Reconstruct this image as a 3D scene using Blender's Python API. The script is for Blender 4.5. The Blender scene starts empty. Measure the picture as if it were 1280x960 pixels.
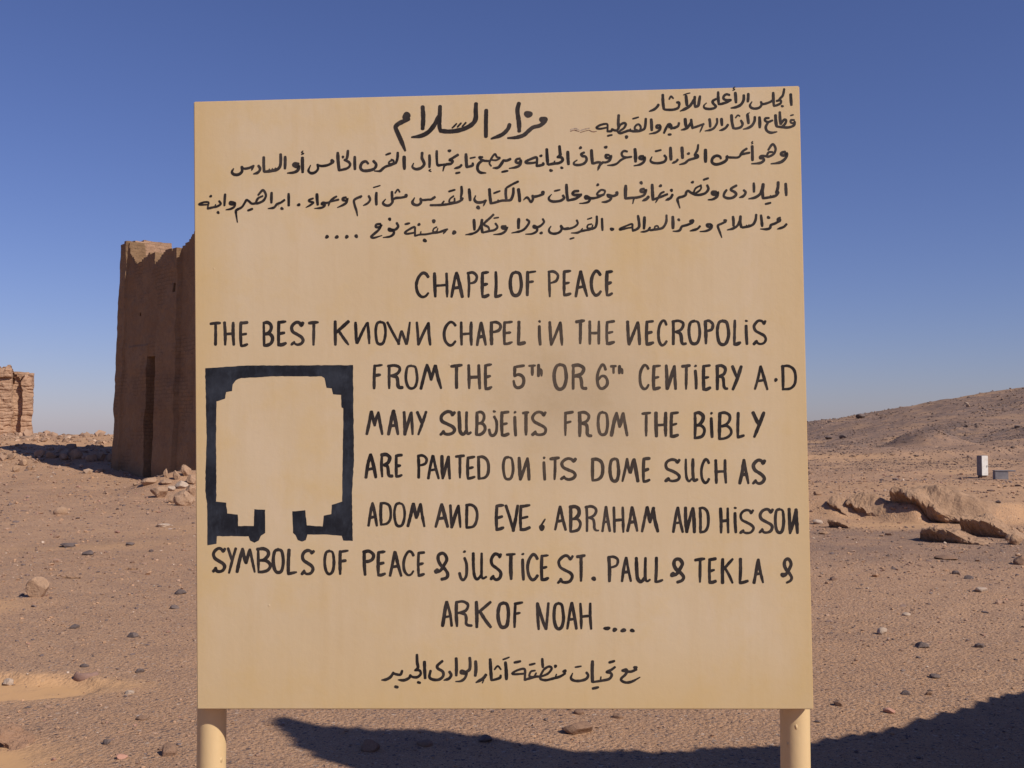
import bpy, bmesh, math, random
import numpy as np
from mathutils import Vector, Matrix, geometry

# ------------------------------------------------------------------ camera, world, sun, exposure
F_PX = 1350.0                       # focal length in photo pixels (1280 wide)
HORIZON = 535.0
PITCH = math.atan((HORIZON - 480.0) / F_PX)
CAM = Vector((0, 0, 1.6))
SUN_AZ = math.radians(127.0)        # clockwise from +Y (the view direction)
SUN_EL = math.radians(40.0)
S = Vector((math.sin(SUN_AZ) * math.cos(SUN_EL), math.cos(SUN_AZ) * math.cos(SUN_EL), math.sin(SUN_EL)))

sc = bpy.context.scene
C = sc.collection
cd = bpy.data.cameras.new('camera'); cam = bpy.data.objects.new('camera', cd); C.objects.link(cam)
cd.sensor_width = 36.0; cd.lens = F_PX / 1280.0 * 36.0
cd.clip_start = 0.05; cd.clip_end = 8000
cam.location = CAM; cam.rotation_euler = (math.pi / 2 + PITCH, 0, 0)
sc.camera = cam

w = bpy.data.worlds.new('World'); sc.world = w; w.use_nodes = True
wt = w.node_tree
sky = wt.nodes.new('ShaderNodeTexSky'); sky.sky_type = 'NISHITA'; sky.sun_disc = False
sky.sun_elevation = SUN_EL; sky.sun_rotation = SUN_AZ
sky.altitude = 0; sky.air_density = 1.0; sky.dust_density = 0.22; sky.ozone_density = 1.6
bg = wt.nodes['Background']; bg.inputs['Strength'].default_value = 0.078
tint = wt.nodes.new('ShaderNodeMix'); tint.data_type = 'RGBA'; tint.blend_type = 'MULTIPLY'; tint.inputs[0].default_value = 1.0
tint.inputs[7].default_value = (0.62, 0.635, 1.0, 1)            # the deep dry violet blue of the desert sky
wt.links.new(sky.outputs[0], tint.inputs[6]); wt.links.new(tint.outputs[2], bg.inputs['Color'])

sl = bpy.data.lights.new('sun', 'SUN'); sl.energy = 4.4; sl.angle = math.radians(0.53); sl.color = (1.0, 0.93, 0.83)
so = bpy.data.objects.new('sun', sl); C.objects.link(so)
so.rotation_euler = S.to_track_quat('Z', 'Y').to_euler(); so.location = (20, -10, 20)

vs = sc.view_settings
vs.view_transform = 'Standard'; vs.look = 'None'; vs.exposure = 0.08; vs.gamma = 1.0
vs.use_curve_mapping = False

# ------------------------------------------------------------------ helpers
random.seed(7)
rng = np.random.default_rng(11)

def _h(ix, iy, iz, seed):
    n = (ix.astype(np.int64) * 374761393 + iy.astype(np.int64) * 668265263 + iz.astype(np.int64) * 2147483647 + seed * 974634777) & 0xffffffff
    n = ((n ^ (n >> 13)) * 1274126177) & 0xffffffff
    n = ((n ^ (n >> 16)) * 2246822519) & 0xffffffff
    return ((n ^ (n >> 15)) & 0xffffff) / float(0xffffff)

def vnoise(x, y, z=None, seed=0):
    x = np.asarray(x, float); y = np.asarray(y, float)
    z = np.zeros_like(x) if z is None else np.asarray(z, float)
    ix, iy, iz = np.floor(x), np.floor(y), np.floor(z)
    fx, fy, fz = x - ix, y - iy, z - iz
    fx = fx * fx * (3 - 2 * fx); fy = fy * fy * (3 - 2 * fy); fz = fz * fz * (3 - 2 * fz)
    r = 0
    for a in (0, 1):
        for b in (0, 1):
            for c in (0, 1):
                r = r + (fx if a else 1 - fx) * (fy if b else 1 - fy) * (fz if c else 1 - fz) * _h(ix + a, iy + b, iz + c, seed)
    return r * 2 - 1

def fbm(x, y, z=None, oct=4, seed=0):
    s = 0; a = 1.0; t = 0
    for i in range(oct):
        k = 2.03 ** i
        s = s + a * vnoise(np.asarray(x) * k + 17.3 * i, np.asarray(y) * k - 9.1 * i, None if z is None else np.asarray(z) * k + 5.7 * i, seed + i)
        t += a; a *= 0.5
    return s / t

def ss(a, b, x):
    t = np.clip((np.asarray(x, float) - a) / (b - a), 0, 1)
    return t * t * (3 - 2 * t)

def ray(px, py):
    dx = (px - 640.0) / F_PX; dy = (480.0 - py) / F_PX
    cp, sp = math.cos(PITCH), math.sin(PITCH)
    return Vector((dx, cp - dy * sp, sp + dy * cp))

# terrain -------------------------------------------------------------------
def hollow(x, y, cx, cy, rx, ry):
    return np.exp(-(((x - cx) / rx) ** 2 + ((y - cy) / ry) ** 2) ** 1.5)

def pit(x, y, cx, cy, rx, ry):
    d = ((x - cx) / rx) ** 2 + ((y - cy) / ry) ** 2
    return 1 - ss(0.55, 1.1, d)

def terrain(x, y, fine=True):
    x = np.asarray(x, float); y = np.asarray(y, float)
    r = np.sqrt(x * x + y * y)
    amp = np.clip(r / 8.0, 0.25, 6)
    h = 0.035 * amp * fbm(x / 3.1, y / 3.1, seed=3, oct=3)
    # mound on the left that carries the far ruin
    left = ss(-6, -15, x) * ss(26, 46, y)
    h = h + left * (1.22 + 0.10 * fbm(x / 2.0, y / 2.0, seed=21, oct=3))
    # eroded ledge on the right
    edge = 18.9 + 0.9 * fbm(x / 1.3, y / 6.0, seed=31, oct=3) - 0.30 * (x - 7.5)
    h = h + 0.30 * ss(3.6, 5.6, x) * ss(0, 0.5, y - edge) * (1 - ss(24, 34, y))
    # hill rising to the right
    ridge = 2.75 + np.clip((x - 41), -60, 200) * 0.180 + 0.5 * fbm(x / 14.0, y / 14.0, seed=41, oct=4)
    up = ss(38, 128, y) * ss(-30, 25, x)
    h = h + up * np.maximum(ridge, 0.0)
    hk = ss(35, 60, y) * ss(0, 20, x)
    h = h + hk * (0.42 * fbm(x / 7.0, y / 11.0, seed=51, oct=4))
    # rocky terrace lines on the hill
    t = y - 0.35 * x + 4 * fbm(x / 18.0, y / 18.0, seed=57, oct=2)
    h = h + hk * 0.35 * (ss(52, 53.2, t) + ss(72, 73.5, t) * 0.8 - 1.6 * ss(60, 110, t))
    # dark gravel heap
    h = h + 1.0 * hollow(x, y, 27.5, 72.0, 2.3, 3.0)
    # the plain falls away behind
    bl = ss(0, 25, x)
    h = h - (0.0165 + 0.075 * bl) * np.clip(r - (54 + 86 * bl), 0, None)
    # earth under the rubble heap by the chapel
    h = h + 0.50 * hollow(x, y, -8.05, 27.6, 1.5, 1.5)
    # shallow hollows filled with blown sand
    wb = 1 + 0.22 * fbm(x / 0.22, y / 0.22, seed=66, oct=4)
    h = h - 0.050 * hollow(x, y, -2.75, 5.22, 0.50 * wb, 0.40 * wb) ** 0.5 - 0.055 * pit(x, y, -3.25, 6.72, 0.80 * wb, 0.36 * wb)
    if fine:
        h = h + 0.012 * fbm(x / 0.45, y / 0.45, seed=61, oct=4) * np.clip(r / 10, 0.5, 3)
    return h

def H(x, y):
    return float(terrain(np.array([x]), np.array([y]))[0])

_T = np.geomspace(2.2, 600, 9000)
def gp(px, py):
    """the point of the ground seen at photo pixel px, py"""
    d = ray(px, py)
    x = CAM.x + d.x * _T; y = CAM.y + d.y * _T; z = CAM.z + d.z * _T
    hit = np.nonzero(z <= terrain(x, y))[0]
    i = hit[0] if len(hit) else len(_T) - 1
    return Vector((x[i], y[i], float(terrain(x[i:i + 1], y[i:i + 1])[0])))

# node helpers ----------------------------------------------------------------
class NT:
    def __init__(s, name):
        s.m = bpy.data.materials.new(name); s.m.use_nodes = True
        s.t = s.m.node_tree; s.b = s.t.nodes['Principled BSDF']
        s.b.inputs['Specular IOR Level'].default_value = 0.25
    def n(s, typ, **kw):
        x = s.t.nodes.new(typ)
        for k, v in kw.items():
            if k in x.inputs.keys(): s.put(x.inputs[k], v)
            else: setattr(x, k, v)
        return x
    def put(s, sock, v):
        if isinstance(v, bpy.types.NodeSocket): s.t.links.new(v, sock)
        else: sock.default_value = v
    def pos(s): return s.n('ShaderNodeNewGeometry').outputs['Position']
    def obj(s): return s.n('ShaderNodeTexCoord').outputs['Object']
    def scale(s, v, sc3):
        x = s.n('ShaderNodeVectorMath', operation='MULTIPLY'); s.put(x.inputs[0], v); x.inputs[1].default_value = sc3; return x.outputs[0]
    def noise(s, v, scale, detail=4, rough=0.6, out='Fac'):
        return s.n('ShaderNodeTexNoise', Vector=v, Scale=scale, Detail=detail, Roughness=rough).outputs[out]
    def voro(s, v, scale, out='Distance', feature='F1'):
        return s.n('ShaderNodeTexVoronoi', Vector=v, Scale=scale, feature=feature).outputs[out]
    def ramp(s, f, a, b, lo=0.0, hi=1.0):
        return s.n('ShaderNodeMapRange', Value=f, **{'From Min': a, 'From Max': b, 'To Min': lo, 'To Max': hi}).outputs[0]
    def math(s, op, a, b=0.0):
        x = s.n('ShaderNodeMath', operation=op); s.put(x.inputs[0], a); s.put(x.inputs[1], b); return x.outputs[0]
    def mix(s, f, a, b, mode='MIX'):
        x = s.n('ShaderNodeMix', data_type='RGBA', blend_type=mode)
        s.put(x.inputs[0], f); s.put(x.inputs[6], a if isinstance(a, bpy.types.NodeSocket) else (*a, 1)); s.put(x.inputs[7], b if isinstance(b, bpy.types.NodeSocket) else (*b, 1))
        return x.outputs[2]
    def sep(s, v): return s.n('ShaderNodeSeparateXYZ', Vector=v).outputs
    def attr(s, name, out='Fac'): return s.n('ShaderNodeAttribute', attribute_name=name).outputs[out]
    def bump(s, h, strength, dist, prev=None):
        x = s.n('ShaderNodeBump', Height=h, Strength=strength, Distance=dist)
        if prev is not None: s.put(x.inputs['Normal'], prev)
        return x.outputs[0]
    def done(s, col, rough=0.9, normal=None):
        s.put(s.b.inputs['Base Color'], col if isinstance(col, bpy.types.NodeSocket) else (*col, 1)); s.put(s.b.inputs['Roughness'], rough)
        if normal is not None: s.put(s.b.inputs['Normal'], normal)
        return s.m

# object helpers --------------------------------------------------------------
def mesh_obj(name, verts, faces, mat, parent=None, smooth=False):
    me = bpy.data.meshes.new(name)
    me.from_pydata([tuple(v) for v in verts], [], faces); me.update()
    if smooth: me.polygons.foreach_set('use_smooth', [True] * len(me.polygons))
    o = bpy.data.objects.new(name, me); C.objects.link(o)
    if mat: me.materials.append(mat)
    if parent: o.parent = parent
    return o

def bm_obj(name, bm, mat, parent=None, smooth=False):
    me = bpy.data.meshes.new(name); bm.to_mesh(me); bm.free()
    if smooth: me.polygons.foreach_set('use_smooth', [True] * len(me.polygons))
    me.materials.append(mat)
    o = bpy.data.objects.new(name, me); C.objects.link(o)
    if parent: o.parent = parent
    return o

def empty(name, loc, rz=0.0):
    o = bpy.data.objects.new(name, None); C.objects.link(o); o.location = loc; o.rotation_euler = (0, 0, rz)
    o.empty_display_size = 0.2
    return o

def tag(o, label, cat, group=None, kind=None):
    if label: o['label'] = label
    if cat: o['category'] = cat
    if group: o['group'] = group
    if kind: o['kind'] = kind
    return o

# ------------------------------------------------------------------ materials
def ground_material():
    g = NT('desert_ground'); p = g.pos()
    n0 = g.noise(p, 0.35, 5, 0.6); n1 = g.noise(p, 2.2, 6, 0.65); n2 = g.noise(p, 14, 6, 0.7); n3 = g.noise(p, 75, 4, 0.7)
    col = g.mix(g.ramp(n0, 0.35, 0.68), (0.440, 0.252, 0.140), (0.500, 0.298, 0.172))
    col = g.mix(g.ramp(n1, 0.42, 0.72), col, (0.385, 0.228, 0.138))
    col = g.mix(g.ramp(n2, 0.5, 0.75, 0, 0.55), col, (0.275, 0.176, 0.122))
    col = g.mix(g.ramp(n2, 0.28, 0.42, 0.5, 0), col, (0.43, 0.27, 0.165))
    # blown sand and dark gravel
    sand = g.math('MULTIPLY', g.attr('sand'), g.ramp(g.noise(p, 5, 4), 0.3, 0.55, 0.65, 1.0))
    dark = g.math('MULTIPLY', g.attr('dark'), g.ramp(g.noise(p, 1.3, 6, 0.75), 0.36, 0.56, 0.25, 1.0))
    col = g.mix(dark, col, (0.155, 0.108, 0.090))
    inv = g.math('SUBTRACT', 1.0, sand)
    # grit
    for sc_, thr, size in ((26, 0.76, 0.36), (60, 0.66, 0.40), (130, 0.62, 0.44)):
        vd = g.voro(p, sc_); vc = g.sep(g.voro(p, sc_, 'Color'))
        m = g.math('MULTIPLY', g.ramp(vc[0], thr, thr + 0.02), g.ramp(vd, size, size - 0.1))
        m = g.math('MULTIPLY', m, inv)
        tint = g.mix(g.ramp(vc[1], 0.70, 0.74), (0.120, 0.085, 0.078), (0.52, 0.38, 0.28))
        col = g.mix(g.math('MULTIPLY', m, 0.9), col, tint)
    col = g.mix(g.math('MULTIPLY', sand, 0.9), col, (0.560, 0.325, 0.150))
    b = g.bump(g.math('MULTIPLY', n3, inv), 0.8, 0.014)
    b = g.bump(g.math('MULTIPLY', n2, inv), 0.40, 0.035, b)
    b = g.bump(g.math('MULTIPLY', g.voro(p, 38), inv), 0.35, -0.03, b)
    return g.done(col, 0.95, b)

def mud_material(name, tone=1.0, plaster=0.0, blue=1.0):
    g = NT(name); p = g.obj(); s3 = g.sep(p)
    xz = g.n('ShaderNodeCombineXYZ', X=g.math('ADD', s3[0], s3[1]), Y=s3[2], Z=0.0).outputs[0]
    wob = g.n('ShaderNodeVectorMath', operation='MULTIPLY_ADD')
    g.put(wob.inputs[0], g.noise(p, 3.0, 3, out='Color')); wob.inputs[1].default_value = (0.12, 0.09, 0); g.put(wob.inputs[2], xz)
    br = g.n('ShaderNodeTexBrick', Vector=wob.outputs[0], Scale=1.0)
    br.inputs['Color1'].default_value = (1, 1, 1, 1); br.inputs['Color2'].default_value = (0.80, 0.80, 0.80, 1); br.inputs['Mortar'].default_value = (0.45, 0.45, 0.45, 1)
    br.inputs['Brick Width'].default_value = 0.34; br.inputs['Row Height'].default_value = 0.11; br.inputs['Mortar Size'].default_value = 0.018
    n1 = g.noise(p, 0.7, 6, 0.65); n2 = g.noise(p, 7, 6, 0.7); n3 = g.noise(p, 40, 4, 0.7)
    k = tone
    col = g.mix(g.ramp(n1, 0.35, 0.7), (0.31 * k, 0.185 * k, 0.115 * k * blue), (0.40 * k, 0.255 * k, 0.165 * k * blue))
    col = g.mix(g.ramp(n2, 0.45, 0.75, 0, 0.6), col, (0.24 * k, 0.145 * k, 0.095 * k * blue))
    pl = g.ramp(g.noise(p, 0.55, 5, 0.6), 0.52 - plaster, 0.58 - plaster)       # 1 where plaster hides the bricks
    bk = g.mix(g.math('MULTIPLY', g.math('SUBTRACT', 1.0, pl), 0.35), (1, 1, 1), br.outputs['Color'])
    col = g.mix(1.0, col, bk, 'MULTIPLY')
    b = g.bump(n3, 0.5, 0.02); b = g.bump(n2, 0.6, 0.08, b)
    b = g.bump(g.math('MULTIPLY', br.outputs['Fac'], g.math('SUBTRACT', 1.0, pl)), 0.4, -0.04, b)
    return g.done(col, 0.95, b)

def rock_material(name, a, b_, c, sc_=6.0, bump=0.06):
    g = NT(name); p = g.pos()
    n1 = g.noise(p, sc_, 6, 0.65); n2 = g.noise(p, sc_ * 6, 5, 0.7)
    col = g.mix(g.ramp(n1, 0.35, 0.65), a, b_); col = g.mix(g.ramp(n2, 0.5, 0.72, 0, 0.7), col, c)
    return g.done(col, 0.92, g.bump(n2, 0.6, bump * 0.4, g.bump(n1, 0.5, bump)))

def attr_stone_material():
    g = NT('mixed_stone'); p = g.pos()
    n = g.noise(p, 60, 4, 0.7)
    col = g.mix(g.ramp(n, 0.35, 0.7, 0.0, 0.45), g.attr('tint', 'Color'), (0.32, 0.21, 0.15))
    return g.done(col, 0.85, g.bump(n, 0.4, 0.01))

def board_material():
    g = NT('cream_board_paint'); p = g.obj()
    n1 = g.noise(p, 2.2, 5, 0.62); n2 = g.noise(g.scale(p, (26, 26, 2.2)), 1.3, 5, 0.65); n3 = g.noise(g.scale(p, (70, 70, 50)), 3.0, 4, 0.6)
    n4 = g.noise(p, 6.5, 6, 0.68); n5 = g.noise(g.scale(p, (1.5, 1, 30)), 2.0, 5, 0.6)
    col = g.mix(g.ramp(n1, 0.34, 0.66), (0.612, 0.458, 0.268), (0.642, 0.502, 0.325))
    col = g.mix(g.ramp(n4, 0.50, 0.72, 0, 0.70), col, (0.625, 0.447, 0.212))      # yellower coats showing through
    col = g.mix(g.ramp(n2, 0.48, 0.75, 0, 0.28), col, (0.560, 0.395, 0.200))
    col = g.mix(g.ramp(g.noise(g.scale(p, (9, 9, 3)), 1.0, 5, 0.7), 0.52, 0.75, 0, 0.45), col, (0.680, 0.535, 0.375))
    s3 = g.sep(p)
    edge = g.math('MAXIMUM', g.ramp(s3[0], -0.54, -0.62), g.math('MAXIMUM', g.ramp(s3[0], 0.47, 0.58), g.ramp(s3[2], 1.22, 1.07)))
    col = g.mix(g.math('MULTIPLY', edge, g.ramp(n1, 0.3, 0.6, 0.1, 0.55)), col, (0.595, 0.400, 0.150))
    dd = g.n('ShaderNodeVectorMath', operation='DISTANCE'); g.put(dd.inputs[0], g.scale(p, (1, 0, 1.25))); dd.inputs[1].default_value = (0.11, 0.0, 1.66 * 1.25)
    col = g.mix(g.math('MULTIPLY', g.ramp(dd.outputs['Value'], 0.24, 0.04), g.ramp(n4, 0.3, 0.6, 0.25, 0.6)), col, (0.430, 0.325, 0.205))     # grey smudge where the lettering was rubbed
    sp = g.math('MULTIPLY', g.ramp(g.sep(g.voro(p, 26, 'Color'))[0], 0.965, 0.97), g.ramp(g.voro(p, 26), 0.055, 0.03))
    col = g.mix(g.math('MULTIPLY', sp, 0.6), col, (0.24, 0.15, 0.09))
    b = g.bump(n4, 0.10, 0.010); b = g.bump(n2, 0.07, 0.003, b); b = g.bump(g.noise(p, 130, 3, 0.6), 0.06, 0.002, b)
    chip = g.math('MULTIPLY', g.ramp(g.sep(g.voro(p, 17, 'Color'))[0], 0.88, 0.9), g.ramp(g.voro(p, 17), 0.05, 0.02))
    b = g.bump(chip, 0.2, 0.003, b)
    return g.done(col, 0.62, b)

def paint_material(name, a, b_, sc_=7.0, worn=None):
    g = NT(name); p = g.obj()
    n1 = g.noise(p, sc_, 5, 0.65); n2 = g.noise(g.scale(p, (1, 1, 0.35)), 70, 5, 0.7)
    f = g.math('ADD', g.ramp(n1, 0.42, 0.66, 0, 0.7), g.ramp(n2, 0.50, 0.75, 0, 0.5))
    col = g.mix(f, a, b_)
    if worn:                                                    # a rubbed area where the paint has faded to brown
        d = g.n('ShaderNodeVectorMath', operation='DISTANCE'); g.put(d.inputs[0], p); d.inputs[1].default_value = (0.11, 0.0, 1.66)
        k = g.math('MULTIPLY', g.ramp(d.outputs['Value'], 0.27, 0.10), g.ramp(n2, 0.3, 0.7, 0.35, 1.0))
        col = g.mix(k, col, worn)
    g.b.inputs['Specular IOR Level'].default_value = 0.2
    return g.done(col, 0.6, g.bump(n2, 0.2, 0.002))

def post_material():
    g = NT('cream_post_paint'); p = g.obj()
    n1 = g.noise(g.scale(p, (12, 12, 2.5)), 1.5, 5, 0.65); n2 = g.noise(p, 45, 4, 0.6)
    col = g.mix(g.ramp(n1, 0.45, 0.7, 0, 0.6), (0.640, 0.455, 0.240), (0.560, 0.375, 0.185))
    blob = g.ramp(g.voro(g.scale(p, (1, 1, 0.6)), 42), 0.14, 0.0)
    return g.done(col, 0.5, g.bump(blob, 0.5, 0.006, g.bump(n2, 0.15, 0.004)))

M_ground = ground_material()
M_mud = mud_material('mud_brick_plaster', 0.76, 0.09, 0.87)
M_mud_plain = mud_material('pale_mud_plaster', 1.2, 0.06)
M_rock = rock_material('tan_rock', (0.33, 0.205, 0.125), (0.42, 0.27, 0.175), (0.22, 0.145, 0.10))
M_sandrock = rock_material('sandy_ledge_rock', (0.33, 0.20, 0.118), (0.39, 0.245, 0.152), (0.22, 0.135, 0.085), 3.0, 0.12)
M_ledge = rock_material('crusted_earth', (0.30, 0.17, 0.105), (0.34, 0.20, 0.125), (0.22, 0.135, 0.09), 5.0, 0.10)
M_darkrock = rock_material('dark_stone', (0.125, 0.094, 0.086), (0.185, 0.135, 0.115), (0.085, 0.065, 0.06), 14.0, 0.03)
M_brownrock = rock_material('brown_stone', (0.22, 0.13, 0.085), (0.28, 0.17, 0.11), (0.15, 0.09, 0.065), 14.0, 0.03)
M_pale = rock_material('pale_stone', (0.42, 0.31, 0.23), (0.48, 0.37, 0.28), (0.33, 0.23, 0.165), 14.0, 0.03)
M_pink = rock_material('terracotta', (0.40, 0.205, 0.145), (0.46, 0.25, 0.18), (0.34, 0.16, 0.11), 18.0, 0.01)
M_sherd = rock_material('worn_pottery', (0.24, 0.145, 0.115), (0.29, 0.175, 0.13), (0.21, 0.14, 0.13), 18.0, 0.01)
M_wood = rock_material('weathered_wood', (0.22, 0.13, 0.075), (0.28, 0.17, 0.10), (0.13, 0.08, 0.05), 20.0, 0.01)
M_gravel = attr_stone_material()
M_board = board_material()
M_ink = paint_material('black_sign_paint', (0.019, 0.015, 0.014), (0.072, 0.056, 0.047), 9.0, (0.120, 0.088, 0.060))
M_plan = paint_material('blue_black_paint', (0.013, 0.014, 0.019), (0.045, 0.052, 0.068), 13.0)
M_post = post_material()
g_ = NT('white_enamel'); M_white = g_.done(g_.mix(g_.ramp(g_.noise(g_.obj(), 6), 0.4, 0.7), (0.78, 0.74, 0.68), (0.66, 0.60, 0.52)), 0.5)
g_ = NT('grey_metal_and_shade'); M_grey = g_.done(g_.mix(g_.ramp(g_.noise(g_.obj(), 6), 0.4, 0.7), (0.17, 0.16, 0.17), (0.24, 0.22, 0.22)), 0.55)

# ------------------------------------------------------------------ ground sheet
def build_ground():
    r = [0.0, 0.6, 1.2, 1.8]
    x = 2.2
    while x < 60: r.append(x); x *= 1.0062
    while x < 260: r.append(x); x *= 1.011
    while x < 3500: r.append(x); x *= 1.06
    r = np.array(r)
    front = np.radians(np.arange(-34, 34.01, 0.11)); rest = np.radians(np.arange(37, 323.1, 3.25))
    a = np.concatenate([front, rest])
    na, nr = len(a), len(r)
    A, R = np.meshgrid(a, r)
    X = R * np.sin(A); Y = R * np.cos(A)
    Z = terrain(X, Y)
    V = np.stack([X, Y, Z], -1).reshape(-1, 3)
    i, j = np.meshgrid(np.arange(nr - 1), np.arange(na), indexing='ij')
    j2 = (j + 1) % na
    Fq = np.stack([i * na + j, i * na + j2, (i + 1) * na + j2, (i + 1) * na + j], -1).reshape(-1, 4)[:, ::-1]
    me = bpy.data.meshes.new('ground')
    me.vertices.add(len(V)); me.vertices.foreach_set('co', V.ravel())
    me.loops.add(Fq.size); me.loops.foreach_set('vertex_index', Fq.ravel().astype(np.int32))
    me.polygons.add(len(Fq)); me.polygons.foreach_set('loop_start', np.arange(0, Fq.size, 4, dtype=np.int32))
    me.update(calc_edges=True); me.validate()
    me.polygons.foreach_set('use_smooth', np.ones(len(me.polygons), dtype=bool))
    # where blown sand lies, and where dark gravel covers the slopes
    x, y = V[:, 0], V[:, 1]
    sand = ss(0.35, 0.7, fbm(x / 5.0, y / 3.0, seed=71, oct=4) + 0.10) * 0.35 * ss(6, 12, np.hypot(x, y))
    sand = np.maximum(sand, np.clip(1.6 * hollow(x, y, -2.78, 5.22, 0.56, 0.36), 0, 1))
    sand = np.maximum(sand, np.clip(1.8 * hollow(x, y, -3.25, 6.70, 0.66, 0.32), 0, 1))
    sand = np.maximum(sand, 0.6 * np.clip(1.4 * hollow(x, y, -2.6, 6.75, 0.35, 0.2), 0, 1))
    sand = np.maximum(sand, 0.8 * hollow(x, y, -4.9, 9.6, 0.5, 0.5))
    sand = np.maximum(sand, np.clip(1.3 * hollow(x, y, 6.6, 18.0, 1.2, 0.9), 0, 1) * 0.5)
    ledge = ss(4.5, 6, x) * ss(18.6, 19.6, y) * (1 - ss(26, 33, y))
    sand = np.maximum(sand, ledge * 0.25)
    hillm = ss(34, 60, y) * ss(5, 20, x)
    sand = np.maximum(sand, hillm * ss(0.10, 0.5, fbm(x / 9.0 + 0.4 * y / 9, y / 16.0, seed=77, oct=4)) * 0.35)
    mound = ss(-8, -14, x) * ss(30, 40, y)
    sand = np.maximum(sand, mound * 0.25)
    dark = hillm * ss(-0.08, 0.30, fbm(x / 6.0 - 0.6 * y / 9, y / 13.0, seed=81, oct=5))
    dark = np.maximum(dark, hillm * (0.48 + 0.40 * ss(55, 105, y)))
    dark = np.maximum(dark, np.clip(1.3 * hollow(x, y, 27.5, 72.0, 2.6, 3.6), 0, 1))
    dark = np.maximum(dark, ss(0.15, 0.5, fbm(x / 3.0, y / 2.2, seed=85, oct=5)) * 0.18 * ss(7, 14, np.hypot(x, y)))
    dark = np.maximum(dark, ss(3.0, 4.2, x) * (1 - ss(7, 9, x)) * ss(12, 13.5, y) * (1 - ss(17, 18, y)) * 0.5)
    dark = dark * (1 - sand * 0.8)
    for nm, arr in (('sand', sand), ('dark', dark)):
        at = me.attributes.new(nm, 'FLOAT', 'POINT'); at.data.foreach_set('value', np.clip(arr, 0, 1).astype(np.float32))
    me.materials.append(M_ground)
    o = bpy.data.objects.new('ground', me); C.objects.link(o)
    tag(o, 'pinkish brown stony desert sand running from the sign to the hill', 'ground', kind='structure')
build_ground()

# ------------------------------------------------------------------ ruined walls
def wall_mesh(L, top, thick, holes=(), step=0.12, batter=0.02, rough=0.05, seed=0, proud=(), course=0.0, zmin=-0.6):
    """a wall along local x, outer face at y = 0 looking to -y, thickness to +y"""
    nx = max(2, int(L / step)); xs = np.linspace(0, L, nx + 1)
    hmax = max(top(x) for x in xs); nz = max(2, int((hmax - zmin) / step)); zs = np.linspace(zmin, hmax, nz + 1)
    inside = np.zeros((nx, nz), bool)
    for i in range(nx):
        xc = 0.5 * (xs[i] + xs[i + 1]); t = top(xc)
        for k in range(nz):
            zc = 0.5 * (zs[k] + zs[k + 1])
            ok = zc < t
            for (a, b, c, d) in holes:
                if a < xc < b and c < zc < d: ok = False
            inside[i, k] = ok
    ny = max(2, int(thick / 0.2))
    vid = {}; verts = []; faces = []
    def v(i, k, l):
        key = (i, k, l)
        if key not in vid:
            vid[key] = len(verts); x, z = xs[i], zs[k]
            y = thick * l / ny
            bz = batter * (z - zmin)
            y = y + bz * (1 - 2 * l / ny)                 # both faces lean in
            xx = x + bz * (1 - 2 * x / L)
            if l == 0:
                for (a, b, c, d, p_) in proud:
                    if a <= x <= b and c <= z <= d: y -= p_
            verts.append([xx, y, z])
        return vid[key]
    for i in range(nx):
        for k in range(nz):
            if not inside[i, k]: continue
            faces.append((v(i, k, 0), v(i + 1, k, 0), v(i + 1, k + 1, 0), v(i, k + 1, 0)))
            faces.append((v(i, k + 1, ny), v(i + 1, k + 1, ny), v(i + 1, k, ny), v(i, k, ny)))
            def side(p, q):
                for l in range(ny):
                    faces.append((v(*p, l), v(*p, l + 1), v(*q, l + 1), v(*q, l)))
            if i == 0 or not inside[i - 1, k]: side((i, k), (i, k + 1))
            if i == nx - 1 or not inside[i + 1, k]: side((i + 1, k + 1), (i + 1, k))
            if k == 0 or not inside[i, k - 1]: side((i + 1, k), (i, k))
            if k == nz - 1 or not inside[i, k + 1]: side((i, k + 1), (i + 1, k + 1))
    V = np.array(verts)
    for c_, sd in ((0, 1), (1, 2), (2, 3)):
        V[:, c_] += rough * fbm(verts_arr(verts, 0) / 0.55, verts_arr(verts, 1) / 0.55, verts_arr(verts, 2) / 0.45, 4, seed + sd * 10)
    if course:
        x0, z0 = verts_arr(verts, 0), verts_arr(verts, 2)
        row = np.floor(z0 / 0.17); br = np.floor(x0 / 0.5 + 0.5 * (row % 2))
        V[:, 1] += course * (_h(br, row, row * 0, seed + 5) - 0.5) * 2
        gap = np.abs((z0 / 0.17) % 1 - 0.5) > 0.36
        V[:, 1] += np.where(gap, course * 0.9 * (_h(br, row, row * 0, seed + 9) > 0.35), 0) * np.where(V[:, 1] < thick / 2, 1, -1)
    return V, faces

def verts_arr(vs_, c): return np.array([q[c] for q in vs_])

def jag(seed, amp=0.25, sc_=0.8):
    def f(x): return amp * float(fbm(np.array([x / sc_]), np.array([seed * 3.7]), oct=4, seed=seed)[0]) * 2
    return f

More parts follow.
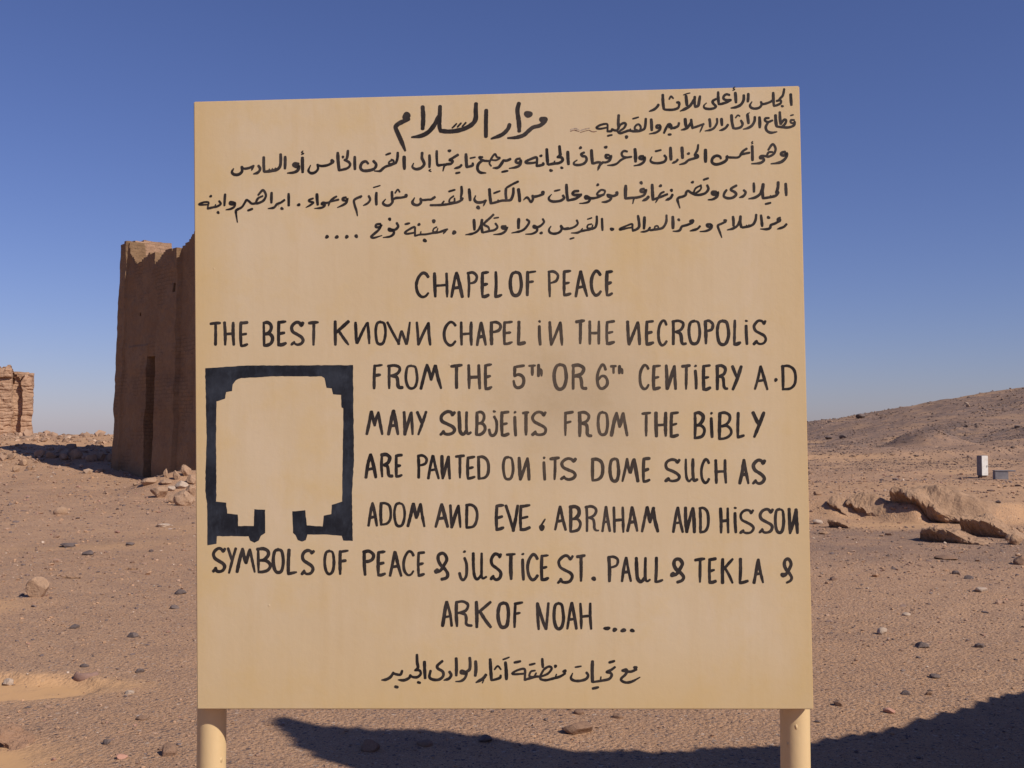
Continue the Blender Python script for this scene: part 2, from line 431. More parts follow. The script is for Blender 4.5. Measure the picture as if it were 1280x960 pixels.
# the mud brick chapel on the left
C1, C2 = Vector((-12.55, 34.0)), Vector((-8.45, 29.5))      # far and near foot of the front
ang = math.atan2(C2.y - C1.y, C2.x - C1.x); Lf = (C2 - C1).length; Ld = 6.5
chapel = empty('ruined_chapel', (C1.x, C1.y, 0), ang)
tag(chapel, 'tall brown mud brick chapel with broken wall top, standing half behind the sign', 'chapel')
def lin(x, pts):
    return float(np.interp(x, [p[0] for p in pts], [p[1] for p in pts]))
j1, j2 = jag(3, 0.10, 0.7), jag(9, 0.16, 0.6)
def facade_top(x):
    return lin(x, [(0, 7.5), (0.55, 7.45), (0.7, 7.0), (1.15, 6.75), (1.6, 6.75), (2.2, 6.95), (2.5, 6.9), (2.6, 6.6), (3.2, 6.6), (4.2, 6.8), (5.1, 7.1), (5.6, 7.3), (6.1, 7.35)]) + j1(x)
V, Fc = wall_mesh(Lf, facade_top, 0.8, holes=((2.30, 2.98, -1, 3.75), (4.02, 4.22, 5.55, 5.75), (1.5, 1.62, 5.0, 5.1)), step=0.06, seed=5,
                  proud=((2.98, 4.4, -1, 7.5, 0.08), (0.9, 2.3, -1, 4.1, 0.04), (0, 0.5, -1, 9, 0.06), (4.4, 4.9, -1, 9, -0.05)), batter=0.020, rough=0.055)
mesh_obj('wall', V, Fc, M_mud, chapel)
def end_top(x): return lin(x, [(0, 7.55), (1.25, 7.60), (1.32, 7.3), (1.42, 7.25), (1.5, 7.45), (1.9, 7.42), (2.05, 6.6), (3, 6.1), (6.5, 5.9)]) + 0.3 * j2(x)
V, Fc = wall_mesh(Ld, end_top, 0.7, step=0.06, seed=15, batter=0.018, rough=0.06)
o = mesh_obj('wall', V, Fc, M_mud_plain, chapel); o.location = (0.72, 0.25, 0); o.rotation_euler = (0, 0, math.pi / 2)
V, Fc = wall_mesh(Lf, lambda x: 5.8 + j2(x), 0.7, seed=25, batter=0.02, rough=0.06)
o = mesh_obj('wall', V, Fc, M_mud, chapel); o.location = (Lf, Ld + 0.7, 0); o.rotation_euler = (0, 0, math.pi)
V, Fc = wall_mesh(Ld, lambda x: 6.3 + j1(x), 0.7, holes=((2.6, 3.7, 0.2, 2.6),), seed=35, batter=0.02, rough=0.06)
o = mesh_obj('wall', V, Fc, M_mud, chapel); o.location = (Lf - 0.72, Ld, 0); o.rotation_euler = (0, 0, -math.pi / 2)
V, Fc = wall_mesh(Lf - 1.5, lambda x: 0.35, Ld - 1.0, seed=45, batter=0.0, rough=0.05, step=0.2, zmin=0.0)
o = mesh_obj('shade_roof', V, Fc, M_mud, chapel); o.location = (0.75, 0.85, 5.0)  # unseen slab added over the open interior to keep the doorway dark

# the sunlit ruin at the left edge
pr = gp(42, 545)
D0 = 51.0
xr = (41 - 640) / F_PX * D0
ra = math.radians(24)
ruin = empty('ruined_tower', (xr - 6.0 * math.cos(ra), D0 - 6.0 * math.sin(ra), 1.0), ra)
tag(ruin, 'pale sunlit crumbling mud brick ruin on the mound at the left edge', 'ruin')
jr = jag(17, 0.13, 0.35)
def ruin_top(x): return lin(x, [(0, 4.3), (3.0, 4.2), (4.0, 3.85), (4.9, 3.55), (5.3, 3.3), (5.5, 3.1), (5.6, 3.3), (6.0, 3.35)]) - 0.15 + jr(x)
V, Fc = wall_mesh(6.0, ruin_top, 1.0, holes=(), step=0.05, seed=55, batter=0.004, rough=0.15, course=0.032,
                  proud=((5.15, 5.5, 0.0, 4, -0.34), (4.3, 4.5, 0.1, 0.9, -0.25), (4.2, 5.2, 2.7, 2.95, -0.2), (3.0, 4.1, 1.9, 2.05, -0.15)))
mesh_obj('wall', V, Fc, M_mud_plain, ruin)
V, Fc = wall_mesh(5.0, lambda x: 3.1 + jr(x), 0.9, step=0.12, seed=57, batter=0.004, rough=0.1, course=0.05)
o = mesh_obj('wall', V, Fc, M_mud_plain, ruin); o.location = (5.9, 0.6, 0); o.rotation_euler = (0, 0, math.pi / 2)

# the ruined gable to the right of the sign, whose shadow reaches across the foreground
SH = Vector((S.x, S.y)).normalized(); SW = Vector((-SH.y, SH.x)); GC, GT = 0.6, 0.5      # the wall stands square to the sun
shade = [(450, 964), (430, 960), (405, 955), (385, 951), (372, 938), (360, 922), (345, 911), (337, 900), (346, 896), (375, 900), (402, 906), (425, 912), (480, 912), (560, 912), (585, 919), (640, 926),
         (665, 936), (700, 941), (735, 940), (765, 936), (827, 940), (870, 936), (920, 935), (970, 934), (1013, 930), (1040, 924), (1065, 918), (1115, 910), (1160, 896), (1197, 886), (1260, 871), (1330, 856)]
prof = []
for px, py in shade:
    q = gp(px, py); d_ = GC - (q.x * SH.x + q.y * SH.y)
    prof.append(((q.x * SW.x + q.y * SW.y), q.z + d_ * math.tan(SUN_EL)))
gx0 = min(p[0] for p in prof)
mono = [(0.0, prof[0][1])]
for x_, z_ in prof:
    if x_ - gx0 > mono[-1][0] + 0.005: mono.append((x_ - gx0, z_))
mono.append((mono[-1][0] + 1.5, mono[-1][1] - 0.5))
gL = mono[-1][0]
go = SW * gx0 + SH * (GC + GT)
gable = empty('ruined_gable_wall', (go.x, go.y, 0), math.atan2(SW.y, SW.x))
tag(gable, 'ruined mud brick gable wall right of the sign, throwing the dark jagged shadow', 'wall')
V, Fc = wall_mesh(gL, lambda x: lin(x, mono), GT, step=0.05, seed=65, batter=0.0, rough=0.04)
mesh_obj('wall', V, Fc, M_mud, gable)

# ------------------------------------------------------------------ stones
def rock_bm(seed, size, sub=3, cuts=7, rough=0.10, flat=1.0):
    bm = bmesh.new(); bmesh.ops.create_icosphere(bm, subdivisions=sub, radius=1.0)
    rs = np.random.default_rng(seed)
    P = np.array([v.co[:] for v in bm.verts])
    for _ in range(cuts):
        n = rs.normal(size=3); n /= np.linalg.norm(n); c = rs.uniform(0.5, 0.85)
        d = P @ n; P = P - np.outer(np.maximum(d - c, 0) * 0.92, n)
    nz = fbm(P[:, 0] * 1.6 + seed, P[:, 1] * 1.6, P[:, 2] * 1.6, 4, seed)
    P = P * (1 + rough * nz)[:, None]
    P = P / np.abs(P).max(0) * np.array(size) / 2
    for v, p in zip(bm.verts, P): v.co = p
    return bm

def rock(name, px, py, wpx, hpx, mat, label, cat='stone', seed=1, sub=3, depth=0.9, sink=0.22, rough=0.12, group=None, cuts=7, rz=None, up=0.0):
    """a stone whose visible base sits at photo pixel px, py; wpx, hpx its size there"""
    g = gp(px, py); k = g.y / F_PX
    wm, hm = wpx * k, hpx * k
    if name == 'stone': hm *= 0.8; sink = 0.32
    tot = hm / (1 - sink)
    bm = rock_bm(seed, (wm, wm * depth, tot), sub, cuts, rough)
    o = bm_obj(name, bm, mat, smooth=False)
    o.location = (g.x, g.y + wm * depth * 0.3, g.z + tot * (0.5 - sink) + up)
    o.rotation_euler = (0, 0, random.uniform(-0.25, 0.25) if rz is None else rz)
    tag(o, label, cat, group)
    return o

rock('boulder', 44, 747, 29, 25, M_rock, 'round tan boulder alone on the sand left of the sign', 'boulder', 158, 4, 0.9, 0.12, 0.16, cuts=6)
rock('stone', 208, 945, 22, 17, M_brownrock, 'brown knobbly stone low down beside the left post', 'stone', 103, 3)
rock('stone', 133, 931, 11, 9, M_darkrock, 'blackish stone at the bottom, between left post and sand hollow', 'stone', 104)
rock('stone', 224, 743, 16, 8, M_darkrock, 'slate grey stone close to the left edge of the sign', 'stone', 105)
rock('stone', 218, 761, 13, 6, M_darkrock, 'small dark stone just below the slate grey stone by the sign', 'stone', 106)
rock('stone', 91, 786, 14, 6, M_darkrock, 'flat dark stone below and right of the tan boulder', 'stone', 107)
rock('stone', 84, 684, 24, 7, M_darkrock, 'wide low dark stone above the tan boulder', 'stone', 108)
rock('stone', 110, 694, 18, 7, M_darkrock, 'dark stone touching the right end of the wide low one', 'stone', 109)
rock('stone', 173, 841, 13, 6, M_darkrock, 'dark oval stone midway between pottery shard and sign', 'stone', 110)
rock('stone', 165, 797, 13, 7, M_darkrock, 'grey stone on the sand above the dark oval stone', 'stone', 111)
rock('stone', 176, 900, 15, 6, M_brownrock, 'purple brown flat stone left of the left post', 'stone', 112)
rock('stone', 105, 834, 12, 5, M_darkrock, 'dark pebble right behind the pottery shard', 'stone', 113)
rock('stone', 160, 682, 14, 5, M_darkrock, 'dark flat stone left of the sign, level with its lowest English lines', 'stone', 114)
rock('stone', 160, 868, 13, 5, M_pale, 'pale cream stone on the sand right of the pottery shard', 'stone', 115)
rock('stone', 203, 659, 22, 7, M_pale, 'broken whitish stone cluster left of the floor plan', 'stone', 116, rough=0.35)
rock('stone', 8, 857, 14, 10, M_pale, 'greyish white stone at the left edge above the sand hollow', 'stone', 117)
rock('stone', 74, 643, 18, 12, M_rock, 'tan stone at the foot of the chapel shadow', 'stone', 118)
rock('stone', 1104, 793, 14, 10, M_pale, 'pale beige stone on open sand right of the sign', 'stone', 120)
rock('stone', 1154, 810, 17, 8, M_darkrock, 'blue grey stone right of and below the pale beige stone', 'stone', 121)
rock('stone', 1169, 848, 16, 6, M_darkrock, 'dark flat stone halfway between pale beige stone and bottom shadow', 'stone', 122)
rock('stone', 1134, 869, 13, 7, M_darkrock, 'slate stone just above the bottom right shadow', 'stone', 123)
rock('stone', 1162, 869, 9, 6, M_brownrock, 'small brown stone right of the slate stone above the shadow', 'stone', 124)
rock('stone', 1049, 883, 15, 8, M_brownrock, 'reddish brown angular stone right of the board lower corner', 'stone', 125)
rock('stone', 1228, 740, 17, 7, M_pale, 'whitish flat stone on the sand near the right edge', 'stone', 126)
rock('stone', 1212, 724, 12, 6, M_darkrock, 'dark stone just above the whitish flat stone', 'stone', 127)
rock('stone', 1196, 718, 10, 6, M_darkrock, 'dark stone left of and above the whitish flat stone', 'stone', 128)
rock('stone', 1227, 810, 14, 7, M_darkrock, 'dark lumpy stone on the sand at far right', 'stone', 129)
rock('stone', 1186, 700, 30, 7, M_brownrock, 'long flat brown stone lying below the front ledge rock', 'stone', 130)
rock('stone', 1277, 706, 16, 16, M_brownrock, 'brown stone cut by the right edge of the photo', 'stone', 131)
rock('stone', 1134, 770, 11, 5, M_pale, 'small pale stone above the pale beige stone', 'stone', 132)
rock('stone', 724, 893, 13, 7, M_brownrock, 'rust brown stone just under the middle of the board', 'stone', 133)
rock('stone', 772, 898, 15, 8, M_brownrock, 'dull brown stone under the board, right of the flat slab', 'stone', 134)
rock('slab', 724, 918, 44, 14, M_brownrock, 'flat layered slab on sunlit sand below the board', 'slab', 135, depth=0.7, cuts=10)
rock('stone', 462, 939, 28, 15, M_brownrock, 'largest dark stone lying inside the foreground shadow', 'stone', 136)
rock('stone', 530, 933, 22, 7, M_brownrock, 'flat stone in the shadow, between the two lumpy ones', 'stone', 137)
rock('stone', 606, 928, 18, 10, M_darkrock, 'dark stone on the upper edge of the foreground shadow', 'stone', 138)

# pitted ledge stones by the sand hollows, bottom left
# pottery shard: a curved sherd sticking out of the sand
def shard():
    g = gp(103, 850); k = g.y / F_PX
    bm = bmesh.new(); R_ = 17 * k; rows = []
    for (rr, zz) in ((R_, -0.02), (R_ * 0.98, 4 * k), (R_ * 0.90, 7 * k), (R_ * 0.78, 9 * k), (R_ * 0.74, 7.8 * k), (R_ * 0.84, 6 * k), (R_ * 0.90, 3 * k), (R_ * 0.94, -0.02)):
        rows.append([bm.verts.new((rr * math.cos(a), rr * math.sin(a) * 0.9, zz + 0.0012 * math.sin(a * 7))) for a in np.linspace(-2.6, -0.35, 26)])
    n = len(rows)
    for i in range(n):
        for j in range(25): bm.faces.new((rows[i][j], rows[i][j + 1], rows[(i + 1) % n][j + 1], rows[(i + 1) % n][j]))
    bm.faces.new([r_[0] for r_ in rows]); bm.faces.new([r_[-1] for r_ in rows][::-1])
    bmesh.ops.recalc_face_normals(bm, faces=bm.faces)
    o = bm_obj('pottery_shard', bm, M_sherd, smooth=True); o.location = (g.x, g.y + R_ * 0.8, g.z); o.rotation_euler = (0.1, 0.05, 0.2)
    tag(o, 'curved brownish pottery shard half buried in sand, lower left', 'pottery shard')
shard()
rock('pottery_shard', 150, 949, 17, 6, M_pink, 'flat salmon pink pottery shard at the bottom left of the left post', 'pottery shard', 143, cuts=9)
rock('pottery_shard', 1113, 892, 15, 6, M_pink, 'flat orange pink pottery shard right of the right post', 'pottery shard', 144, cuts=9)

def twig(px, py, lpx, tilt, label):
    g = gp(px, py); k = g.y / F_PX; L = lpx * k
    bm = bmesh.new(); pts = [(-L / 2 + L * i / 6, 0.02 * math.sin(i * 1.7), 0.006 + 0.005 * math.sin(i * 2.3)) for i in range(7)]
    rings = []
    for i, p in enumerate(pts):
        rr = 1.3 * k * (0.7 + 0.3 * math.sin(i)) + 0.003
        rings.append([bm.verts.new((p[0], p[1] + rr * math.cos(a), p[2] + rr * math.sin(a))) for a in np.linspace(0, 2 * math.pi, 7)[:-1]])
    for i in range(6):
        for j in range(6): bm.faces.new((rings[i][j], rings[i][(j + 1) % 6], rings[i + 1][(j + 1) % 6], rings[i + 1][j]))
    bm.faces.new(rings[0][::-1]); bm.faces.new(rings[-1])
    o = bm_obj('twig', bm, M_wood); o.location = g; o.rotation_euler = (0, 0, tilt); tag(o, label, 'twig')
twig(90, 723, 24, -0.1, 'thin brown twig on the sand right of the tan boulder')
twig(165, 712, 14, 0.15, 'short dry twig on the sand near the left edge of the sign')

# rubble heap at the chapel wall
heap = [(185, 607, 20, 12, 'flat topped tan rock at the left end of the chapel rubble'), (198, 622, 25, 17, 'big rounded rock at the front of the chapel rubble'),
        (169, 607, 7, 4, 'small stone at the very left end of the chapel rubble'), (206, 596, 6, 11, 'small upright stone leaning on the chapel wall'),
        (231, 596, 14, 16, 'round rock on top of the chapel rubble'), (220, 600, 9, 12, 'narrow rock left of the topmost round one'),
        (226, 611, 16, 10, 'pale jagged rock in the middle of the rubble'), (227, 632, 24, 20, 'largest rock in front, nearest the sign edge'),
        (237, 620, 14, 14, 'tan rock half hidden by the sign, in the rubble'), (238, 606, 12, 13, 'upper rubble rock partly hidden by the sign'),
        (205, 606, 18, 6, 'flat slab between the wall and the big rounded rock'), (213, 614, 12, 7, 'small wedge stone in the rubble beside the pale jagged rock'),
        (238, 630, 11, 12, 'lowest rubble rock tucked against the sign edge'), (216, 629, 13, 11, 'dark stone wedged left of the largest front rock')]
for i, (px, py, wp, hp, lb) in enumerate(heap):
    rock('rubble_rock', px, py, wp, hp, M_pale if 'pale' in lb else M_rock, lb, 'rock', 200 + i, 4, 0.9, 0.15, 0.22, 'rubble heaped at the chapel wall', cuts=9)
# stones of the broken line inside the chapel shadow
row = [(14, 574, 12, 9), (28, 582, 10, 8), (48, 572, 16, 12), (63, 573, 15, 10), (78, 575, 14, 9), (93, 574, 18, 13), (113, 577, 14, 10), (126, 576, 13, 13), (137, 577, 10, 10), (19, 590, 9, 8)]
rl = ['leftmost stone of the row behind the chapel shadow', 'sunlit stone at the tip of the chapel shadow', 'first block in the shaded stone row, just right of the shadow tip',
      'second block in the shaded stone row', 'low block in the middle of the shaded stone row', 'largest block of the shaded stone row', 'block right of the largest one in the shaded row',
      'tall block of the shaded row, second from the chapel', 'block of the shaded row touching the chapel corner', 'sunlit stone in front of the shadow tip at far left']
for i, ((px, py, wp, hp), lb) in enumerate(zip(row, rl)):
    rock('wall_block', px, py, wp, hp, M_rock, lb, 'stone block', 230 + i, 3, 0.8, 0.15, 0.08, 'row of stone blocks left of the chapel')

# ledge rocks on the right: steep broken left side, long back running into the sand
OUT = math.radians(38)
def outcrop(px, py, wpx, hpx, seed, label, tail=1.0, dep=0.9, name='rock_outcrop', group='eroded ledge rocks right of the sign', mat=None):
    g = gp(px + wpx * 0.5, py); k = g.y / F_PX; Dp = wpx * k / 0.82; W = Dp * dep; Hh = hpx * k
    bm = bmesh.new(); nu, nv = 96, 64
    rows = []
    for i in range(nv + 1):
        v = i / nv; yy = (v - 0.5) * Dp * 1.25
        r_ = []
        for j in range(nu + 1):
            u = j / nu; x = (u - 0.0) * W * (1.0 + tail)
            r_.append([x, yy, u, v])
        rows.append(r_)
    A_ = np.array(rows); x = A_[..., 0]; y = A_[..., 1]; v = A_[..., 3]
    e = 0.10 * W * (1 + 1.0 * fbm(y / (0.3 * W), y * 0 + seed, seed=seed, oct=3))
    rise = ss(0, 1, (x - e) / (0.10 * W)); fall = 1 - ss(0.25 * W, (1.0 + tail) * W * 0.98, x)
    across = (0.25 * ss(0.0, 0.10, v) + 0.75 * ss(0.05, 0.62, v + 0.10 * fbm(x / (0.2 * W), v * 6, seed=seed + 3))) * (1 - ss(0.86, 1.0, v))
    z = Hh * 1.2 * rise * fall * across
    z = z * (1 + 0.30 * fbm(x / (0.25 * W), y / (0.25 * W), seed=seed + 7, oct=5)) + 0.05 * Hh * fbm(x / (0.06 * W), y / (0.06 * W), seed=seed + 8, oct=3) * np.minimum(rise, across)
    xo = x - 0.95 * Hh * np.clip(z / Hh, 0, 1) ** 1.3 * (1 - ss(0.1 * W, 0.6 * W, x))      # the left side overhangs
    xo = xo + 0.07 * W * fbm(x / (0.16 * W), y / (0.16 * W), z / (0.10 * W), 4, seed + 11)
    xo = xo + 0.030 * W * fbm(x / (0.05 * W), y / (0.05 * W), z / (0.03 * W), 3, seed + 13) + 0.05 * Hh * np.sin(z / Hh * 15 + 2 * fbm(x / W * 3, y / W * 3, seed=seed + 14))
    z = z + 0.05 * Hh * fbm(x / (0.045 * W), y / (0.045 * W), seed=seed + 15, oct=4) * np.minimum(rise, across)
    yo = y + 0.04 * W * fbm(x / (0.12 * W), y / (0.12 * W), z / (0.12 * W), 3, seed + 12)
    gx = gp(px + wpx * 0.5, py); ca, sa = math.cos(OUT), math.sin(OUT)
    wx = xo * ca - yo * sa; wy = xo * sa + yo * ca; oy = gx.y + 0.25 * Dp
    zo = terrain(wx + gx.x, wy + oy, fine=False) - 0.03 + z - gx.z; xo, yo = wx, wy
    vs_ = [[bm.verts.new((xo[i, j], yo[i, j], zo[i, j])) for j in range(nu + 1)] for i in range(nv + 1)]
    bt = [[None] * (nu + 1) for _ in range(nv + 1)]
    for i in range(nv + 1):
        for j in range(nu + 1):
            if i in (0, nv) or j in (0, nu): bt[i][j] = bm.verts.new((xo[i, j], yo[i, j], zo[i, j] - 0.25))
    for i in range(nv):
        for j in range(nu): bm.faces.new((vs_[i][j], vs_[i][j + 1], vs_[i + 1][j + 1], vs_[i + 1][j]))
    ring = [(0, j) for j in range(nu + 1)] + [(i, nu) for i in range(1, nv + 1)] + [(nv, j) for j in range(nu - 1, -1, -1)] + [(i, 0) for i in range(nv - 1, 0, -1)]
    for a, b in zip(ring, ring[1:] + ring[:1]):
        bm.faces.new((vs_[a[0]][a[1]], bt[a[0]][a[1]], bt[b[0]][b[1]], vs_[b[0]][b[1]]))
    bm.faces.new([bt[i][j] for i, j in ring])
    bmesh.ops.recalc_face_normals(bm, faces=bm.faces)
    o = bm_obj(name, bm, mat or M_sandrock, smooth=False)
    o.location = (gx.x, oy, gx.z)
    tag(o, label, 'rock outcrop', group)
outcrop(1128, 656, 84, 20, 301, 'largest ledge rock with a dark undercut left face, right of the sign', 0.6, 0.9)
outcrop(1064, 650, 32, 12, 302, 'slanting pale slab of ledge rock left of the largest one', 0.8, 0.9)
outcrop(1036, 645, 28, 8, 303, 'low dark edged ledge rock nearest the sign', 0.6, 0.9)
outcrop(1040, 661, 26, 9, 304, 'small low ledge rock in front of the slanting slab', 0.6, 0.6)
outcrop(1160, 680, 62, 16, 305, 'front ledge rock with a pointed left tip', 0.5, 0.8)
outcrop(1214, 673, 48, 22, 306, 'dark faced ledge block behind the front one, at right', 0.9, 1.0)
outcrop(-24, 938, 46, 20, 141, 'pitted brown ledge stone above the sand in the bottom left corner', 0.35, 0.7, 'ledge_stone', None, M_ledge)
for i, (px, py, wp, hp, lb) in enumerate([(1272, 681, 18, 14, 'rubbly rock at the right edge beside the ledges'), (1262, 676, 10, 8, 'small rock left of the rubbly one at the right edge'),
                                           (1030, 668, 12, 5, 'flat dark rock against the sign edge below the ledges'), (1024, 655, 14, 6, 'whitish stones against the sign edge beside the ledges'),
                                           (1277, 668, 12, 9, 'upper rock at the right edge above the rubbly one'), (1022, 619, 12, 5, 'brown rock at the sign edge above the ledges')]):
    rock('ledge_rock', px, py, wp, hp, M_pale if 'whitish' in lb else M_sandrock, lb, 'rock', 320 + i, 3, 0.8, 0.2, 0.25)

# dark stones on the hill
hs = [(1077, 523, 13, 6, 'black boulder high on the hill slope right of the sign'), (1037, 549, 10, 4, 'left dark rock of the pair under the hill'), (1054, 548, 11, 5, 'right dark rock of the pair under the hill'),
      (1272, 535, 9, 4, 'dark rock on the hill at the right edge'), (1209, 505, 5, 2, 'tiny white stone on the hill crest')]
for i, (px, py, wp, hp, lb) in enumerate(hs):
    rock('hill_rock', px, py, wp, hp, M_pale if 'white' in lb else M_darkrock, lb, 'rock', 340 + i, 3, 0.8, 0.15, 0.2)

# ------------------------------------------------------------------ gravel and rubble cover (nobody could count it)
def stone_cloud(name, label, n, r0, r1, a0, a1, px_med, px_sig, flat, tints, seed, keep=None, cap=0.5):
    rs = np.random.default_rng(seed)
    bm = bmesh.new(); bmesh.ops.create_icosphere(bm, subdivisions=1, radius=1.0)
    base = np.array([v.co[:] for v in bm.verts]); tri = np.array([[v.index for v in f.verts] for f in bm.faces]); bm.free()
    shapes = []
    for q in range(10):
        P = base.copy()
        for _ in range(6):
            nn = rs.normal(size=3); nn /= np.linalg.norm(nn); c = rs.uniform(0.4, 0.8)
            P = P - np.outer(np.maximum(P @ nn - c, 0) * 0.95, nn)
        shapes.append(P * (1 + 0.12 * rs.normal(size=(len(P), 1))))
    shapes = np.array(shapes)
    r = np.exp(rs.uniform(math.log(r0), math.log(r1), n)); a = np.radians(rs.uniform(a0, a1, n))
    x = r * np.sin(a); y = r * np.cos(a)
    if keep is not None:
        k = keep(x, y, rs); x, y, r = x[k], y[k], r[k]; n = len(x)
    size = r / F_PX * px_med * np.exp(px_sig * rs.normal(size=n)) / 2
    size = np.minimum(size, cap)
    z = terrain(x, y)
    rot = rs.uniform(0, 2 * math.pi, n); el = rs.uniform(0.6, 1.25, n); fl = rs.uniform(flat[0], flat[1], n)
    P = shapes[rs.integers(0, len(shapes), n)]
    px_ = P[..., 0] * size[:, None]; py_ = P[..., 1] * (size * el)[:, None]; pz_ = P[..., 2] * (size * fl)[:, None]
    X = px_ * np.cos(rot)[:, None] - py_ * np.sin(rot)[:, None] + x[:, None]
    Y = px_ * np.sin(rot)[:, None] + py_ * np.cos(rot)[:, None] + y[:, None]
    Z = pz_ + (z + size * fl * 0.35)[:, None]
    nv = base.shape[0]
    V = np.stack([X, Y, Z], -1).reshape(-1, 3)
    Fq = (tri[None] + (np.arange(n) * nv)[:, None, None]).reshape(-1, 3)
    me = bpy.data.meshes.new(name)
    me.vertices.add(len(V)); me.vertices.foreach_set('co', V.ravel())
    me.loops.add(Fq.size); me.loops.foreach_set('vertex_index', Fq.ravel().astype(np.int32))
    me.polygons.add(len(Fq)); me.polygons.foreach_set('loop_start', np.arange(0, Fq.size, 3, dtype=np.int32))
    me.update(calc_edges=True)
    me.polygons.foreach_set('use_smooth', np.zeros(len(me.polygons), dtype=bool))
    T = np.array(tints, float); p = T[:, 3] / T[:, 3].sum()
    ci = rs.choice(len(T), n, p=p); col = np.clip(T[ci, :3] * rs.uniform(0.75, 1.25, (n, 1)), 0, 1)
    col = np.concatenate([col, np.ones((n, 1))], 1)
    at = me.color_attributes.new('tint', 'FLOAT_COLOR', 'POINT'); at.data.foreach_set('color', np.repeat(col, nv, 0).ravel().astype(np.float32))
    me.materials.append(M_gravel)
    o = bpy.data.objects.new(name, me); C.objects.link(o)
    tag(o, label, 'gravel', kind='stuff')
def not_sand(x, y, rs):
    m = hollow(x, y, -2.75, 5.30, 0.6, 0.32) + hollow(x, y, -3.2, 6.65, 0.65, 0.34) + 0.7 * hollow(x, y, -2.75, 6.75, 0.5, 0.3)
    m = m + ss(0.25, 0.6, fbm(x / 5.0, y / 3.0, seed=71, oct=4) + 0.10) * 0.5
    cl = 0.55 + 0.45 * ss(-0.25, 0.25, fbm(x / 1.4, y / 1.4, seed=91, oct=3))
    return rs.uniform(size=len(x)) < (1 - np.clip(m, 0, 0.95)) * cl
earth = [(0.40, 0.235, 0.135, 5), (0.28, 0.17, 0.115, 4), (0.125, 0.095, 0.090, 3), (0.38, 0.24, 0.16, 2), (0.50, 0.39, 0.30, 0.5), (0.36, 0.19, 0.14, 0.5)]
stone_cloud('gravel', 'fine mixed brown and grey gravel strewn over the desert sand', 62000, 3.5, 42, -31, 31, 2.0, 0.50, (0.35, 0.7), earth, 401, not_sand, 0.10)
stone_cloud('pebbles', 'dark flat pebbles thinly scattered over the desert sand', 750, 4.2, 42, -32, 32, 5.0, 0.36, (0.18, 0.4), [(0.115, 0.09, 0.088, 5), (0.19, 0.125, 0.10, 4), (0.30, 0.19, 0.13, 2), (0.55, 0.45, 0.37, 0.6)], 403, not_sand, 0.12)
def on_hill(x, y, rs):
    m = ss(30, 55, y) * ss(5, 14, x)
    d = ss(-0.2, 0.35, fbm(x / 6.0 - 0.6 * y / 9, y / 13.0, seed=81, oct=5))
    t = y - 0.35 * x + 4 * fbm(x / 18.0, y / 18.0, seed=57, oct=2)
    ln = np.exp(-((t - 52.6) / 0.7) ** 2) + np.exp(-((t - 72.8) / 0.8) ** 2) + hollow(x, y, 27.5, 72.0, 2.4, 3.2)
    return rs.uniform(size=len(x)) < m * np.clip(0.15 + 0.5 * d + ln, 0, 1)
stone_cloud('hill_gravel', 'dark gravel and broken rock covering the hill slopes at right', 60000, 32, 175, 12, 31, 1.55, 0.45, (0.4, 0.8), [(0.13, 0.095, 0.08, 5), (0.19, 0.125, 0.095, 4), (0.28, 0.18, 0.12, 2)], 405, on_hill, 0.45)
def on_mound(x, y, rs): return rs.uniform(size=len(x)) < ss(-8, -13, x) * ss(29, 40, y)
stone_cloud('mound_rubble', 'tan broken rubble covering the low mound behind the chapel shadow', 3500, 30, 54, -34, -17, 4.0, 0.5, (0.4, 0.9), [(0.36, 0.225, 0.145, 5), (0.30, 0.185, 0.12, 3), (0.45, 0.31, 0.21, 1)], 407, on_mound, 0.3)

# ------------------------------------------------------------------ cabinets on the far right
def box(bm, x0, x1, y0, y1, z0, z1, bev=0.012):
    r = bmesh.ops.create_cube(bm, size=1.0)
    for v in r['verts']: v.co = ((x0 + x1) / 2 + v.co.x * (x1 - x0), (y0 + y1) / 2 + v.co.y * (y1 - y0), (z0 + z1) / 2 + v.co.z * (z1 - z0))
    if bev: bmesh.ops.bevel(bm, geom=list({e for v in r['verts'] for e in v.link_edges}), offset=bev, segments=2, affect='EDGES')
g = gp(1228, 597); k = g.y / F_PX
cab = empty('electrical_cabinet', (g.x, g.y, g.z), math.radians(8))
tag(cab, 'upright white cabinet, its sides coloured grey for shade, on the plain at far right', 'cabinet')
wd, dp, ht = 8.5 * k, 11.0 * k, 25 * k
bm = bmesh.new(); box(bm, -wd / 2, wd / 2, -dp / 2, dp / 2, 2.5 * k, 2.5 * k + ht); bm_obj('body', bm, M_grey, cab)  # grey body puts the shade on the white cabinet's side into its colour
bm = bmesh.new(); box(bm, -wd * 0.49, wd * 0.49, -dp / 2 - 0.014, -dp / 2 - 0.002, 2.8 * k, 2.3 * k + ht, 0.004); d_ = bm_obj('door', bm, M_white, cab)
bm = bmesh.new(); box(bm, wd * 0.28, wd * 0.33, -dp / 2 - 0.03, -dp / 2 - 0.013, 13 * k, 15.5 * k, 0.002); bm_obj('handle', bm, M_grey, d_)
bm = bmesh.new(); box(bm, -wd * 0.42, wd * 0.42, -dp * 0.42, dp * 0.42, -0.1, 2.5 * k - 0.003, 0.01); bm_obj('plinth', bm, M_brownrock, cab)
g = gp(1251, 599); k = g.y / F_PX
bx = empty('utility_box', (g.x, g.y, g.z), math.radians(-4))
tag(bx, 'low dark grey box with an overhanging lid, beside the white cabinet', 'box')
bm = bmesh.new(); box(bm, -8.5 * k, 8 * k, -4 * k, 4 * k, -0.1, 9.5 * k); bm_obj('body', bm, M_grey, bx)
